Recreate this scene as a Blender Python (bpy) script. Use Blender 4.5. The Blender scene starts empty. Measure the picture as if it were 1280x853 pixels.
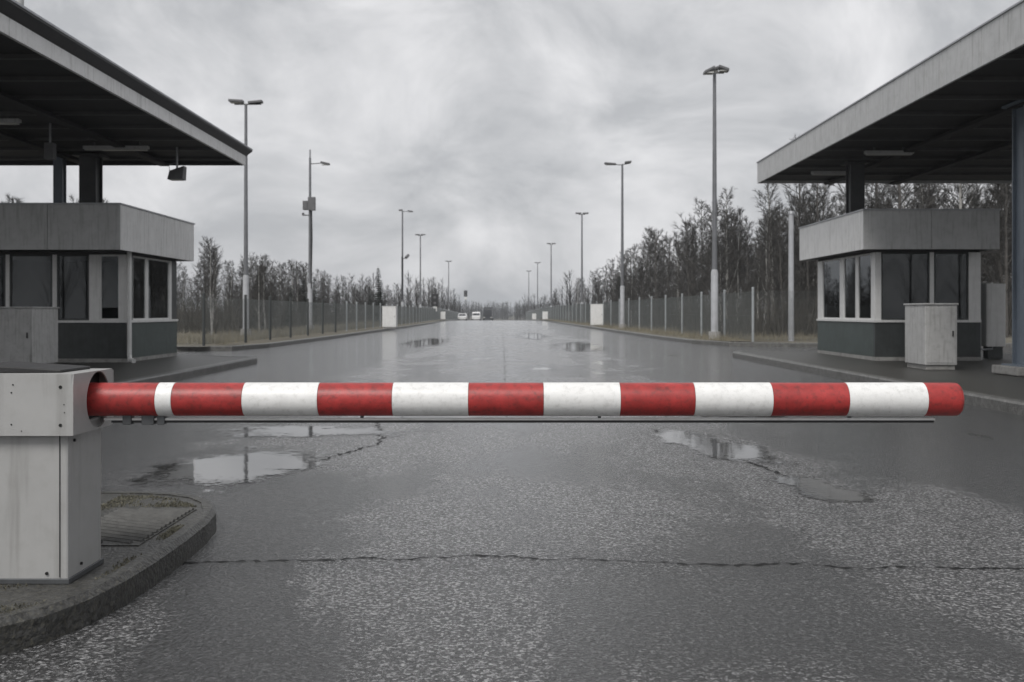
import bpy, bmesh, math, random
from mathutils import Vector, Matrix, noise
R = math.radians
sc = bpy.context.scene
C = sc.collection
rnd = random.Random(7)

# ------------------------------------------------------------------ camera, sky, sun, exposure
H = 1.15                                        # eye height; x right, y away from the camera, z up
cam = bpy.data.cameras.new('camera'); cam_o = bpy.data.objects.new('camera', cam); C.objects.link(cam_o)
cam_o.location = (0, 0, H); cam_o.rotation_euler = (R(90), 0, 0)
cam.lens = 35; cam.sensor_width = 36; cam.shift_y = -0.0285
cam.clip_start = 0.05; cam.clip_end = 6000
cam.dof.use_dof = True; cam.dof.focus_distance = 4.0; cam.dof.aperture_fstop = 6.3
sc.camera = cam_o

SUN_EL, SUN_ROT = 52, 205                       # soft sun behind thin cloud, behind the camera
w = bpy.data.worlds.new('World'); sc.world = w; w.use_nodes = True
nt = w.node_tree; nt.nodes.clear()
def N(t, **k):
    n = nt.nodes.new(t)
    for a, b in k.items(): setattr(n, a, b)
    return n
def sky_nodes():
    L = nt.links.new
    sky = N('ShaderNodeTexSky', sky_type='NISHITA'); sky.sun_disc = False
    sky.sun_elevation = R(SUN_EL); sky.sun_rotation = R(SUN_ROT); sky.dust_density = 3
    hs = N('ShaderNodeHueSaturation'); hs.inputs['Saturation'].default_value = 0.1
    L(sky.outputs[0], hs.inputs['Color'])
    tc = N('ShaderNodeTexCoord'); mp = N('ShaderNodeMapping'); mp.inputs['Scale'].default_value = (1.0, 1.0, 1.5)
    L(tc.outputs['Generated'], mp.inputs[0])
    n1 = N('ShaderNodeTexNoise'); n1.inputs['Scale'].default_value = 5.5; n1.inputs['Detail'].default_value = 9
    n1.inputs['Roughness'].default_value = 0.58; n1.inputs['Distortion'].default_value = 0.5
    L(mp.outputs[0], n1.inputs[0])
    cr = N('ShaderNodeValToRGB'); e = cr.color_ramp.elements
    e[0].position = 0.36; e[0].color = (0.40, 0.41, 0.43, 1); e[1].position = 0.64; e[1].color = (0.70, 0.70, 0.715, 1)
    L(n1.outputs[0], cr.inputs[0])
    mul = N('ShaderNodeVectorMath', operation='SCALE'); mul.inputs['Scale'].default_value = 7.9
    L(cr.outputs[0], mul.inputs[0])
    mx = N('ShaderNodeMixRGB'); mx.inputs[0].default_value = 0.86
    L(hs.outputs[0], mx.inputs[1]); L(mul.outputs[0], mx.inputs[2])
    bg = N('ShaderNodeBackground'); bg.inputs[1].default_value = 0.1
    L(mx.outputs[0], bg.inputs[0])
    out = N('ShaderNodeOutputWorld'); L(bg.outputs[0], out.inputs[0])
sky_nodes()

sun = bpy.data.lights.new('sun', 'SUN'); sun.energy = 1.5; sun.angle = R(25); sun.color = (1, 0.97, 0.93)
sun_o = bpy.data.objects.new('sun', sun); C.objects.link(sun_o)
sd = Vector((math.sin(R(SUN_ROT)) * math.cos(R(SUN_EL)), math.cos(R(SUN_ROT)) * math.cos(R(SUN_EL)), math.sin(R(SUN_EL))))
sun_o.rotation_euler = (-sd).to_track_quat('-Z', 'Y').to_euler()

sc.view_settings.view_transform = 'Standard'; sc.view_settings.look = 'None'
sc.view_settings.exposure = 0.6; sc.view_settings.gamma = 1
sc.render.engine = 'CYCLES'
sc.render.resolution_x = 1024; sc.render.resolution_y = 682
sc.cycles.transparent_max_bounces = 16; sc.cycles.max_bounces = 5; sc.cycles.diffuse_bounces = 3; sc.cycles.glossy_bounces = 3
sc.cycles.volume_bounces = 0

# ------------------------------------------------------------------ materials
M = {}
def mat(name, col, rough=0.6, var=0.15, scale=6.0, bump=0.0, bscale=40.0, metal=0.0, streak=0.0, spec=0.5, dirt=None, dirt_amt=0.0, trans=0.0):
    m = bpy.data.materials.new(name); m.use_nodes = True
    t = m.node_tree; b = t.nodes['Principled BSDF']; L = t.links.new
    b.inputs['Roughness'].default_value = rough; b.inputs['Metallic'].default_value = metal
    b.inputs['Specular IOR Level'].default_value = spec
    tc = t.nodes.new('ShaderNodeTexCoord')
    n = t.nodes.new('ShaderNodeTexNoise'); n.inputs['Scale'].default_value = scale; n.inputs['Detail'].default_value = 7; n.inputs['Roughness'].default_value = 0.62
    L(tc.outputs['Object'], n.inputs[0])
    cr = t.nodes.new('ShaderNodeValToRGB'); e = cr.color_ramp.elements
    e[0].position = 0.3; e[1].position = 0.7
    e[0].color = (*[c * (1 - var) for c in col], 1); e[1].color = (*[min(1, c * (1 + var)) for c in col], 1)
    L(n.outputs[0], cr.inputs[0])
    out = cr.outputs[0]
    if streak > 0:                              # rain streaks running down
        mp = t.nodes.new('ShaderNodeMapping'); mp.inputs['Scale'].default_value = (1, 1, 0.07)
        L(tc.outputs['Object'], mp.inputs[0])
        s = t.nodes.new('ShaderNodeTexNoise'); s.inputs['Scale'].default_value = 22; s.inputs['Detail'].default_value = 6
        L(mp.outputs[0], s.inputs[0])
        r2 = t.nodes.new('ShaderNodeValToRGB'); r2.color_ramp.elements[0].position = 0.52; r2.color_ramp.elements[1].position = 0.74
        L(s.outputs[0], r2.inputs[0])
        ma = t.nodes.new('ShaderNodeMath'); ma.operation = 'MULTIPLY'; ma.inputs[1].default_value = streak
        L(r2.outputs[0], ma.inputs[0])
        mx = t.nodes.new('ShaderNodeMixRGB'); mx.inputs[2].default_value = (col[0] * .35, col[1] * .34, col[2] * .31, 1)
        L(ma.outputs[0], mx.inputs[0]); L(out, mx.inputs[1]); out = mx.outputs[0]
    if dirt_amt > 0:
        s = t.nodes.new('ShaderNodeTexNoise'); s.inputs['Scale'].default_value = scale * 2.3; s.inputs['Detail'].default_value = 9; s.inputs['Roughness'].default_value = 0.7
        L(tc.outputs['Object'], s.inputs[0])
        r2 = t.nodes.new('ShaderNodeValToRGB'); r2.color_ramp.elements[0].position = 0.5; r2.color_ramp.elements[1].position = 0.68
        L(s.outputs[0], r2.inputs[0])
        ma = t.nodes.new('ShaderNodeMath'); ma.operation = 'MULTIPLY'; ma.inputs[1].default_value = dirt_amt
        L(r2.outputs[0], ma.inputs[0])
        mx = t.nodes.new('ShaderNodeMixRGB'); mx.inputs[2].default_value = (*dirt, 1)
        L(ma.outputs[0], mx.inputs[0]); L(out, mx.inputs[1]); out = mx.outputs[0]
    L(out, b.inputs['Base Color'])
    if bump > 0:
        v = t.nodes.new('ShaderNodeTexNoise'); v.inputs['Scale'].default_value = bscale; v.inputs['Detail'].default_value = 5
        L(tc.outputs['Object'], v.inputs[0])
        bp = t.nodes.new('ShaderNodeBump'); bp.inputs['Strength'].default_value = bump; bp.inputs['Distance'].default_value = 0.01
        L(v.outputs[0], bp.inputs['Height']); L(bp.outputs[0], b.inputs['Normal'])
    M[name] = m
    return m

mat('housing_paint', (0.39, 0.39, 0.385), 0.38, 0.06, 5, 0.03, 60, streak=0.35, dirt=(0.2, 0.19, 0.17), dirt_amt=0.16)
mat('dark_rubber', (0.02, 0.02, 0.021), 0.6, 0.3, 20, 0.1)
mat('band_red', (0.37, 0.036, 0.034), 0.42, 0.25, 16, 0.08, 120, dirt=(0.10, 0.028, 0.026), dirt_amt=0.75)
mat('band_white', (0.80, 0.80, 0.79), 0.42, 0.06, 16, 0.08, 120, dirt=(0.45, 0.445, 0.43), dirt_amt=0.45)
mat('aluminium', (0.62, 0.63, 0.64), 0.3, 0.1, 12, metal=0.85)
mat('steel_dark', (0.10, 0.105, 0.11), 0.5, 0.2, 10, metal=0.4)
mat('fascia_white_and_lit', (0.70, 0.70, 0.695), 0.45, 0.06, 3, streak=0.45, dirt=(0.3, 0.29, 0.27), dirt_amt=0.2)  # pale sheet; on booths the lit copy, sky light painted into the colour
mat('fascia_grey_and_shade', (0.46, 0.465, 0.465), 0.45, 0.08, 3, streak=0.45, dirt=(0.2, 0.2, 0.19), dirt_amt=0.25)  # grey sheet; on booths the shaded copy, shade painted into the colour
mat('soffit', (0.03, 0.03, 0.031), 0.7, 0.25, 3)
mat('soffit_rib', (0.08, 0.08, 0.08), 0.6, 0.2, 3)
mat('roof_edge', (0.035, 0.035, 0.037), 0.5, 0.2, 6)
mat('frame_white', (0.72, 0.72, 0.71), 0.4, 0.06, 8, streak=0.25)
mat('booth_green', (0.06, 0.08, 0.076), 0.5, 0.2, 4, 0.05, 30, streak=0.4, dirt=(0.05, 0.05, 0.045), dirt_amt=0.4)
mat('booth_dark', (0.045, 0.05, 0.05), 0.5, 0.25, 4, 0.05, 30, streak=0.4)
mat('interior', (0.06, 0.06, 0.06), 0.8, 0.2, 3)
mat('cabinet', (0.46, 0.46, 0.455), 0.45, 0.08, 4, streak=0.55, dirt=(0.16, 0.15, 0.14), dirt_amt=0.3)
mat('column_blue', (0.16, 0.19, 0.23), 0.4, 0.1, 4, streak=0.35)
mat('column_dark', (0.06, 0.062, 0.065), 0.5, 0.2, 4)
mat('concrete', (0.30, 0.295, 0.285), 0.75, 0.2, 5, 0.4, 60, dirt=(0.10, 0.095, 0.085), dirt_amt=0.6)
mat('galvanised', (0.36, 0.37, 0.385), 0.45, 0.15, 3, metal=0.5, streak=0.2)
mat('pole_white', (0.40, 0.41, 0.43), 0.5, 0.12, 3, streak=0.4)
mat('pole_grey', (0.17, 0.175, 0.185), 0.45, 0.15, 3, metal=0.3, streak=0.2)
mat('lamp_grey', (0.12, 0.12, 0.125), 0.5, 0.15, 6)
mat('lamp_glass', (0.5, 0.5, 0.48), 0.2, 0.05, 6)
mat('fence_post', (0.34, 0.36, 0.37), 0.5, 0.2, 4, metal=0.3)
mat('fence_post_dark', (0.05, 0.055, 0.055), 0.6, 0.2, 4)
mat('fence_wire', (0.09, 0.10, 0.10), 0.5, 0.2, 4)
mat('bark', (0.085, 0.08, 0.075), 0.85, 0.35, 5, 0.4, 30)
mat('birch_bark', (0.34, 0.335, 0.32), 0.8, 0.3, 4, dirt=(0.04, 0.04, 0.04), dirt_amt=0.85)
mat('twig', (0.03, 0.028, 0.026), 0.85, 0.3, 1.5)
mat('twig_grey', (0.052, 0.05, 0.047), 0.85, 0.3, 1.5)
mat('needles', (0.028, 0.034, 0.028), 0.75, 0.35, 2)
mat('dry_grass', (0.20, 0.18, 0.13), 0.85, 0.35, 0.8)
mat('brush', (0.055, 0.051, 0.044), 0.85, 0.35, 0.6)
mat('moss', (0.13, 0.125, 0.095), 0.9, 0.35, 10)
mat('car_white', (0.7, 0.7, 0.7), 0.25, 0.03, 3)
mat('car_dark', (0.03, 0.032, 0.036), 0.25, 0.1, 3)
mat('tyre', (0.02, 0.02, 0.02), 0.8, 0.1, 8)
mat('headlight', (0.7, 0.7, 0.66), 0.1, 0.02, 8)
mat('rib_steel', (0.085, 0.085, 0.082), 0.6, 0.3, 15)
mat('plate_dark', (0.015, 0.015, 0.015), 0.9, 0.3, 15, spec=0.1)
mat('screw', (0.03, 0.03, 0.03), 0.4, 0.1, 50, metal=0.5)

def glass_mat():
    m = bpy.data.materials.new('window_glass'); m.use_nodes = True
    t = m.node_tree; t.nodes.clear(); L = t.links.new
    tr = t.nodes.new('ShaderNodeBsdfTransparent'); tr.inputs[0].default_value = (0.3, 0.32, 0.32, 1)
    gl = t.nodes.new('ShaderNodeBsdfGlossy'); gl.inputs['Roughness'].default_value = 0.015; gl.inputs[0].default_value = (0.92, 0.95, 0.97, 1)
    fr = t.nodes.new('ShaderNodeFresnel'); fr.inputs[0].default_value = 1.55
    mx = t.nodes.new('ShaderNodeMixShader'); o = t.nodes.new('ShaderNodeOutputMaterial')
    L(fr.outputs[0], mx.inputs[0]); L(tr.outputs[0], mx.inputs[1]); L(gl.outputs[0], mx.inputs[2]); L(mx.outputs[0], o.inputs[0])
    M['glass'] = m
glass_mat()

def asphalt_mat(name, base, puddled):
    """wet asphalt: dark aggregate under an uneven water film; the film lies smooth in the hollows"""
    m = bpy.data.materials.new(name); m.use_nodes = True
    t = m.node_tree; b = t.nodes['Principled BSDF']; L = t.links.new
    def nn(k, **kw):
        n = t.nodes.new(k)
        for a, v in kw.items(): setattr(n, a, v)
        return n
    def math_(op, a, bb=None, clamp=False):
        n = nn('ShaderNodeMath', operation=op, use_clamp=clamp)
        for i, v in enumerate((a, bb)):
            if v is None: continue
            if isinstance(v, (int, float)): n.inputs[i].default_value = v
            else: L(v, n.inputs[i])
        return n.outputs[0]
    def noise_(scale, det=6, rough=0.6, vec=None, dist=0.0):
        n = nn('ShaderNodeTexNoise'); n.inputs['Scale'].default_value = scale; n.inputs['Detail'].default_value = det
        n.inputs['Roughness'].default_value = rough; n.inputs['Distortion'].default_value = dist
        L(vec if vec else tc.outputs['Object'], n.inputs[0]); return n.outputs[0]
    def ramp(v, p0, p1, c0=0.0, c1=1.0):
        r = nn('ShaderNodeMapRange'); r.interpolation_type = 'SMOOTHSTEP'
        r.inputs[1].default_value = p0; r.inputs[2].default_value = p1; r.inputs[3].default_value = c0; r.inputs[4].default_value = c1
        L(v, r.inputs[0]); return r.outputs[0]
    tc = nn('ShaderNodeTexCoord')
    mp = nn('ShaderNodeMapping'); mp.inputs['Scale'].default_value = (1.0, 0.16, 1); L(tc.outputs['Object'], mp.inputs[0])
    tracks = noise_(0.85, 7, 0.62, mp.outputs[0], 0.3)          # wheel tracks run along the road
    mp2 = nn('ShaderNodeMapping'); mp2.inputs['Location'].default_value = (3.1, 7.7, 0); mp2.inputs['Scale'].default_value = (0.6, 0.33, 1); L(tc.outputs['Object'], mp2.inputs[0])
    blot = noise_(0.9, 8, 0.65, mp2.outputs[0], 0.4)
    wet = ramp(math_('ADD', math_('MULTIPLY', tracks, 0.45), math_('MULTIPLY', blot, 0.55)), 0.45, 0.57)
    # wetter towards the sides; also darkens them, painting in the dark canopy reflections
    sp = nn('ShaderNodeSeparateXYZ'); L(tc.outputs['Object'], sp.inputs[0])
    edge = ramp(math_('ADD', math_('ABSOLUTE', sp.outputs[0]), math_('MULTIPLY', math_('SUBTRACT', blot, 0.5), 5.0)), 1.9, 3.0)
    wet = math_('MAXIMUM', wet, math_('MULTIPLY', edge, 0.95))
    film = ramp(math_('ADD', math_('MULTIPLY', tracks, 0.35), math_('MULTIPLY', blot, 0.65)), 0.585, 0.625)
    # aggregate
    v = nn('ShaderNodeTexVoronoi', feature='SMOOTH_F1'); v.inputs['Scale'].default_value = 58; v.inputs['Smoothness'].default_value = 0.25
    L(tc.outputs['Object'], v.inputs[0])
    v2 = nn('ShaderNodeTexVoronoi', feature='F1'); v2.inputs['Scale'].default_value = 85; v2.inputs['Randomness'].default_value = 1.0
    L(tc.outputs['Object'], v2.inputs[0])
    sx = nn('ShaderNodeSeparateColor'); L(v2.outputs['Color'], sx.inputs[0]); stone = sx.outputs[0]
    fine = noise_(55, 6, 0.75)
    grit = noise_(150, 3, 0.6)
    mid = noise_(14, 4, 0.6)
    hgt = math_('ADD', math_('SUBTRACT', math_('MULTIPLY', fine, 1.25), math_('MULTIPLY', v.outputs['Distance'], 0.9)), math_('ADD', math_('MULTIPLY', grit, 0.35), math_('MULTIPLY', mid, 0.9)))
    bp = nn('ShaderNodeBump'); bp.inputs['Distance'].default_value = 0.016
    L(hgt, bp.inputs['Height'])
    L(ramp(film, 0, 1, 1.0, 0.12), bp.inputs['Strength'])
    L(bp.outputs[0], b.inputs['Normal'])
    # colour: stones and binder, dark when soaked and in the painted side reflections
    cr = nn('ShaderNodeValToRGB'); e = cr.color_ramp.elements
    e[0].position = 0.45; e[0].color = (*[c * 0.1 for c in base], 1); e[1].position = 0.595; e[1].color = (*[c * 4.2 for c in base], 1)
    em = e.new(0.525); em.color = (*[c * 0.8 for c in base], 1)
    L(math_('ADD', math_('MULTIPLY', stone, 0.16), math_('ADD', math_('MULTIPLY', fine, 0.55), math_('MULTIPLY', grit, 0.29))), cr.inputs[0])
    mx = nn('ShaderNodeMixRGB', blend_type='MULTIPLY'); mx.inputs[0].default_value = 1
    g = nn('ShaderNodeCombineColor'); tone = ramp(wet, 0, 1, 1.6, 0.35)
    for i in range(3): L(tone, g.inputs[i])
    L(cr.outputs[0], mx.inputs[1]); L(g.outputs[0], mx.inputs[2]); L(mx.outputs[0], b.inputs['Base Color'])
    rough = math_('ADD', ramp(wet, 0, 1, 0.30, 0.15), math_('MULTIPLY', film, -0.12))
    L(rough, b.inputs['Roughness'])
    b.inputs['IOR'].default_value = 1.5; b.inputs['Specular IOR Level'].default_value = 0.5
    # the water film over the stones: smoother than they are, glossy, thick in the hollows
    soft = math_('ADD', math_('ADD', math_('MULTIPLY', fine, 0.8), math_('MULTIPLY', stone, 0.16)), math_('ADD', math_('MULTIPLY', mid, 0.7), math_('MULTIPLY', v.outputs['Distance'], -0.5)))
    bc = nn('ShaderNodeBump'); bc.inputs['Distance'].default_value = 0.014; L(soft, bc.inputs['Height'])
    L(math_('MULTIPLY', ramp(film, 0, 1, 1.0, 0.06), ramp(wet, 0, 1, 1.0, 0.62)), bc.inputs['Strength']); L(bc.outputs[0], b.inputs['Coat Normal'])
    L(ramp(wet, 0, 1, 0.75, 1.0), b.inputs['Coat Weight']); L(math_('ADD', ramp(wet, 0, 1, 0.16, 0.09), math_('MULTIPLY', film, -0.07)), b.inputs['Coat Roughness'])
    b.inputs['Coat IOR'].default_value = 1.7
    M[name] = m
asphalt_mat('asphalt', (0.085, 0.085, 0.086), True)

def paving_mat():
    m = mat('island_paving', (0.045, 0.045, 0.043), 0.42, 0.7, 30, 1.0, 55, dirt=(0.115, 0.108, 0.08), dirt_amt=0.7)
paving_mat()
mat('kerb_stone', (0.12, 0.119, 0.114), 0.4, 0.45, 12, 0.9, 60, dirt=(0.035, 0.034, 0.03), dirt_amt=0.8)
mat('kerb_old', (0.04, 0.039, 0.037), 0.4, 0.6, 24, 1.0, 45, dirt=(0.10, 0.088, 0.06), dirt_amt=0.3)
mat('kerb_rust', (0.19, 0.12, 0.085), 0.6, 0.3, 9, 0.6, 70)
mat('crack', (0.012, 0.012, 0.012), 0.6, 0.3, 30, spec=0.2)
mat('ground_dirt', (0.115, 0.105, 0.08), 0.9, 0.4, 0.7, 0.5, 8, dirt=(0.05, 0.047, 0.04), dirt_amt=0.6)
def water_mat():
    m = bpy.data.materials.new('puddle_water'); m.use_nodes = True
    t = m.node_tree; b = t.nodes['Principled BSDF']; L = t.links.new
    b.inputs['Base Color'].default_value = (0.03, 0.03, 0.029, 1); b.inputs['Roughness'].default_value = 0.04; b.inputs['IOR'].default_value = 1.5
    b.inputs['Specular IOR Level'].default_value = 0.7
    tc = t.nodes.new('ShaderNodeTexCoord'); ge = t.nodes.new('ShaderNodeNewGeometry')
    def noi(sc_, det):
        n = t.nodes.new('ShaderNodeTexNoise'); n.inputs['Scale'].default_value = sc_; n.inputs['Detail'].default_value = det; n.inputs['Roughness'].default_value = 0.68
        L(ge.outputs['Position'], n.inputs[0]); return n.outputs[0]
    def mth(op, a, c):
        n = t.nodes.new('ShaderNodeMath'); n.operation = op
        for i, v in enumerate((a, c)):
            if isinstance(v, (int, float)): n.inputs[i].default_value = v
            else: L(v, n.inputs[i])
        return n.outputs[0]
    ln = t.nodes.new('ShaderNodeVectorMath'); ln.operation = 'LENGTH'; L(tc.outputs['Object'], ln.inputs[0])
    # depth of water = bowl of the hollow + unevenness of the asphalt
    dep = mth('ADD', mth('SUBTRACT', 0.9, ln.outputs['Value']), mth('ADD', mth('MULTIPLY', mth('SUBTRACT', noi(1.5, 8), 0.5), 2.6), mth('MULTIPLY', mth('SUBTRACT', noi(22, 5), 0.5), 1.3)))
    al = t.nodes.new('ShaderNodeMapRange'); al.inputs[1].default_value = 0.0; al.inputs[2].default_value = 0.24; L(dep, al.inputs[0])
    rim = t.nodes.new('ShaderNodeMapRange'); rim.inputs[1].default_value = 1.3; rim.inputs[2].default_value = 1.12; L(ln.outputs['Value'], rim.inputs[0])
    bp = t.nodes.new('ShaderNodeBump'); bp.inputs['Strength'].default_value = 0.06; bp.inputs['Distance'].default_value = 0.01
    L(noi(9, 2), bp.inputs['Height']); L(bp.outputs[0], b.inputs['Normal'])
    tr = t.nodes.new('ShaderNodeBsdfTransparent'); mx = t.nodes.new('ShaderNodeMixShader')
    L(mth('MULTIPLY', al.outputs[0], rim.outputs[0]), mx.inputs[0]); L(tr.outputs[0], mx.inputs[1]); L(b.outputs[0], mx.inputs[2])
    L(mx.outputs[0], t.nodes['Material Output'].inputs['Surface'])
    M['water'] = m
water_mat()

# ------------------------------------------------------------------ mesh helpers
ORG = {}
def thing(name, label, cat, loc=(0, 0, 0), group=None):
    o = bpy.data.objects.new(name, None); C.objects.link(o); o.location = loc; o.empty_display_size = 0.2
    tag(o, label, cat, group); ORG[o.name] = Vector(loc); return o
def tag(o, label=None, cat=None, group=None, kind=None):
    if label: o['label'] = label
    if cat: o['category'] = cat
    if group: o['group'] = group
    if kind: o['kind'] = kind
    return o
class MB:
    def __init__(s): s.v = []; s.f = []
    def box(s, x0, x1, y0, y1, z0, z1):
        x0, x1 = min(x0, x1), max(x0, x1); y0, y1 = min(y0, y1), max(y0, y1); z0, z1 = min(z0, z1), max(z0, z1)
        b = len(s.v)
        s.v += [(x0, y0, z0), (x1, y0, z0), (x1, y1, z0), (x0, y1, z0), (x0, y0, z1), (x1, y0, z1), (x1, y1, z1), (x0, y1, z1)]
        s.f += [tuple(b + i for i in q) for q in ((3, 2, 1, 0), (4, 5, 6, 7), (0, 1, 5, 4), (1, 2, 6, 5), (2, 3, 7, 6), (3, 0, 4, 7))]
        return s
    def tube(s, pts, rad, n=8, cap=True):
        pts = [Vector(p) for p in pts]; b0 = len(s.v); k = len(pts)
        if not isinstance(rad, (list, tuple)): rad = [rad] * k
        for i, p in enumerate(pts):
            d = (pts[min(i + 1, k - 1)] - pts[max(i - 1, 0)]).normalized()
            a = Vector((0, 0, 1)) if abs(d.z) < 0.9 else Vector((1, 0, 0))
            u = d.cross(a).normalized(); w_ = u.cross(d)
            for j in range(n):
                t = 2 * math.pi * j / n
                s.v.append(tuple(p + (u * math.cos(t) + w_ * math.sin(t)) * rad[i]))
        for i in range(k - 1):
            for j in range(n):
                a = b0 + i * n + j; c = b0 + i * n + (j + 1) % n
                s.f.append((a, c, c + n, a + n))
        if cap:
            s.f.append(tuple(b0 + j for j in reversed(range(n)))); s.f.append(tuple(b0 + (k - 1) * n + j for j in range(n)))
        return s
    def poly(s, pts):
        b = len(s.v); s.v += [tuple(p) for p in pts]; s.f.append(tuple(range(b, b + len(pts)))); return s
    def prism(s, outline, z0, z1):              # outline (x, y) anticlockwise
        b = len(s.v); n = len(outline)
        s.v += [(x, y, z0) for x, y in outline] + [(x, y, z1) for x, y in outline]
        s.f.append(tuple(b + i for i in reversed(range(n)))); s.f.append(tuple(b + n + i for i in range(n)))
        for i in range(n):
            j = (i + 1) % n; s.f.append((b + i, b + j, b + n + j, b + n + i))
        return s
    def build(s, name, m, parent=None, bevel=0.0, smooth=False, loc=None):
        o0 = ORG[parent.name] if parent else Vector((0, 0, 0)) if loc is None else Vector(loc)
        me = bpy.data.meshes.new(name)
        me.from_pydata([(x - o0.x, y - o0.y, z - o0.z) for x, y, z in s.v], [], s.f)
        me.materials.append(M[m] if isinstance(m, str) else m)
        bm = bmesh.new(); bm.from_mesh(me); bmesh.ops.recalc_face_normals(bm, faces=bm.faces); bm.to_mesh(me); bm.free()
        if smooth:
            me.polygons.foreach_set('use_smooth', [True] * len(me.polygons))
            me.set_sharp_from_angle(angle=R(40))
        o = bpy.data.objects.new(name, me); C.objects.link(o)
        if parent: o.parent = parent
        elif loc is not None: o.location = loc
        ORG[o.name] = o0
        if bevel:
            bv = o.modifiers.new('bevel', 'BEVEL'); bv.width = bevel; bv.segments = 2; bv.limit_method = 'ANGLE'; bv.angle_limit = R(40)
        return o
def copy_tree(o, parent=None):
    c = o.copy(); C.objects.link(c); c.parent = parent
    for ch in o.children: copy_tree(ch, c)
    return c
def lerp_pts(pts, y):
    if y <= pts[0][0]: return pts[0][1]
    for (a, va), (b, vb) in zip(pts, pts[1:]):
        if y <= b: return va + (vb - va) * (y - a) / (b - a)
    return pts[-1][1]
def drop(y):                                    # the road runs level, then falls away gently
    if y < 110: return 0.0
    if y < 150: return -0.0085 * (y - 110) ** 2 / 80
    if y < 620: return -0.17 - 0.0085 * (y - 150)
    return -4.165

# ------------------------------------------------------------------ ground, road, kerbs
YS = [-60, -20, 0, 8, 14, 20, 25, 29, 32, 36, 42, 50, 60, 75, 95, 110, 118, 126, 134, 142, 150, 170, 200, 240, 300, 380, 480, 620, 900, 1500, 2600]
LEFT = [(28, -9.6), (29.5, -8.3), (32, -7.8), (42, -7.6), (71, -7.6), (95, -7.7), (150, -8.9), (240, -10.6), (380, -13.4), (620, -18.5)]
RIGHT = [(32.2, 9.8), (33.5, 7.3), (36, 6.5), (42, 6.1), (75, 5.2), (95, 4.7), (150, 3.5), (240, 1.6), (380, -1.4), (620, -6.5)]
VERGE = 0.14
def sheet(name, m, rows, dz, kind='structure'):
    mb = MB()
    for y, xs in rows:
        for x in xs: mb.v.append((x, y, drop(y) + dz))
    k = len(rows[0][1])
    for i in range(len(rows) - 1):
        for j in range(k - 1):
            a = i * k + j; mb.f.append((a, a + 1, a + k + 1, a + k))
    return tag(mb.build(name, m), kind=kind)
sheet('ground', 'ground_dirt', [(y, [-1600, -200, 0, 200, 1600]) for y in YS], -0.35)
rys = [y for y in YS if y <= 620]
sheet('road', 'asphalt', [(y, [-70, -30, -14, -7, 0, 7, 14, 30, 70] if y < 29 else [lerp_pts(LEFT, y) - 2.2 + (lerp_pts(RIGHT, y) - lerp_pts(LEFT, y) + 4.4) * i / 8 for i in range(9)] if y > 36 else [-70 if y < 30 else lerp_pts(LEFT, y) - 2.2, -14 if y < 30 else lerp_pts(LEFT, y) - 1, -9, -5, 0, 5, 8, 13, 70]) for y in rys], 0.0)
vl = [(29.0, [-1500, -300, -60, -12, -9.0])] + [(y, [-1500, -300, -60, -14, lerp_pts(LEFT, y) - 0.14]) for y in YS if 29.5 < y] 
vr = [(32.5, [1500, 300, 60, 14, 9.6])] + [(y, [1500, 300, 60, 14, lerp_pts(RIGHT, y) + 0.14]) for y in YS if y > 33.5]
sheet('verge_left', 'ground_dirt', vl, VERGE - 0.01)
sheet('verge_right', 'ground_dirt', vr, VERGE - 0.01)
def kerb_strip(name, pts, wd, z1, m, bevel=0.02, z0=-0.05):
    """a kerb of dressed stone swept along pts, to the left of the walking direction"""
    mb = MB(); n = len(pts)
    P = [Vector((p[0], p[1])) for p in pts]
    for i in range(n):
        d = (P[min(i + 1, n - 1)] - P[max(i - 1, 0)]).normalized(); q = Vector((-d.y, d.x))
        a, b = P[i], P[i] + q * wd; dz = drop(P[i].y)
        ch = min(0.02, wd / 4)
        prof = [(a, z0), (a, z1 - ch), (a + q * ch, z1), (b, z1), (b, z0)]
        mb.v += [(p.x, p.y, z + dz) for p, z in prof]
    for i in range(n - 1):
        for j in range(4):
            a = i * 5 + j; mb.f.append((a, a + 1, a + 6, a + 5))
    mb.f.append((0, 1, 2, 3, 4)); mb.f.append(tuple((n - 1) * 5 + j for j in (4, 3, 2, 1, 0)))
    return tag(mb.build(name, m), kind='structure')
kl = [(-60, 28.9), (-20, 28.9), (-11, 28.7)] + [(x, y) for y, x in LEFT[1:]]
kerb_strip('kerb_left', kl, 0.16, VERGE, 'kerb_stone')
kr = [(x, y) for y, x in reversed(RIGHT[1:])] + [(9, 32.5), (13, 32.2), (60, 32.0)]
kerb_strip('kerb_right', kr, 0.16, VERGE, 'kerb_stone')

# booth islands
def island(name, outline, z, m, kerb_m, wd=0.16):
    """outline anticlockwise; kerb ring plus paved top set 4 mm lower"""
    n = len(outline); P = [Vector(p) for p in outline]
    inner = []
    for i in range(n):
        d = ((P[(i + 1) % n] - P[i]).normalized() + (P[i] - P[i - 1]).normalized()).normalized()
        inner.append(P[i] + Vector((-d.y, d.x)) * wd)
    mb = MB(); mb.poly([(p.x, p.y, z - 0.006) for p in inner])
    top = mb.build(name, m); tag(top, kind='structure')
    kb = MB()
    for p, q in zip(P, inner):
        ch = (q - p) * (0.022 / wd)
        kb.v += [(p.x, p.y, -0.03), (p.x, p.y, z - 0.025), ((p + ch).x, (p + ch).y, z), (q.x, q.y, z), (q.x, q.y, -0.03)]
    for i in range(n):
        j = (i + 1) % n
        for k in range(4): kb.f.append((i * 5 + k, j * 5 + k, j * 5 + k + 1, i * 5 + k + 1))
    o = kb.build(name + '_kerb', kerb_m); tag(o, kind='structure')
    return top
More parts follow.
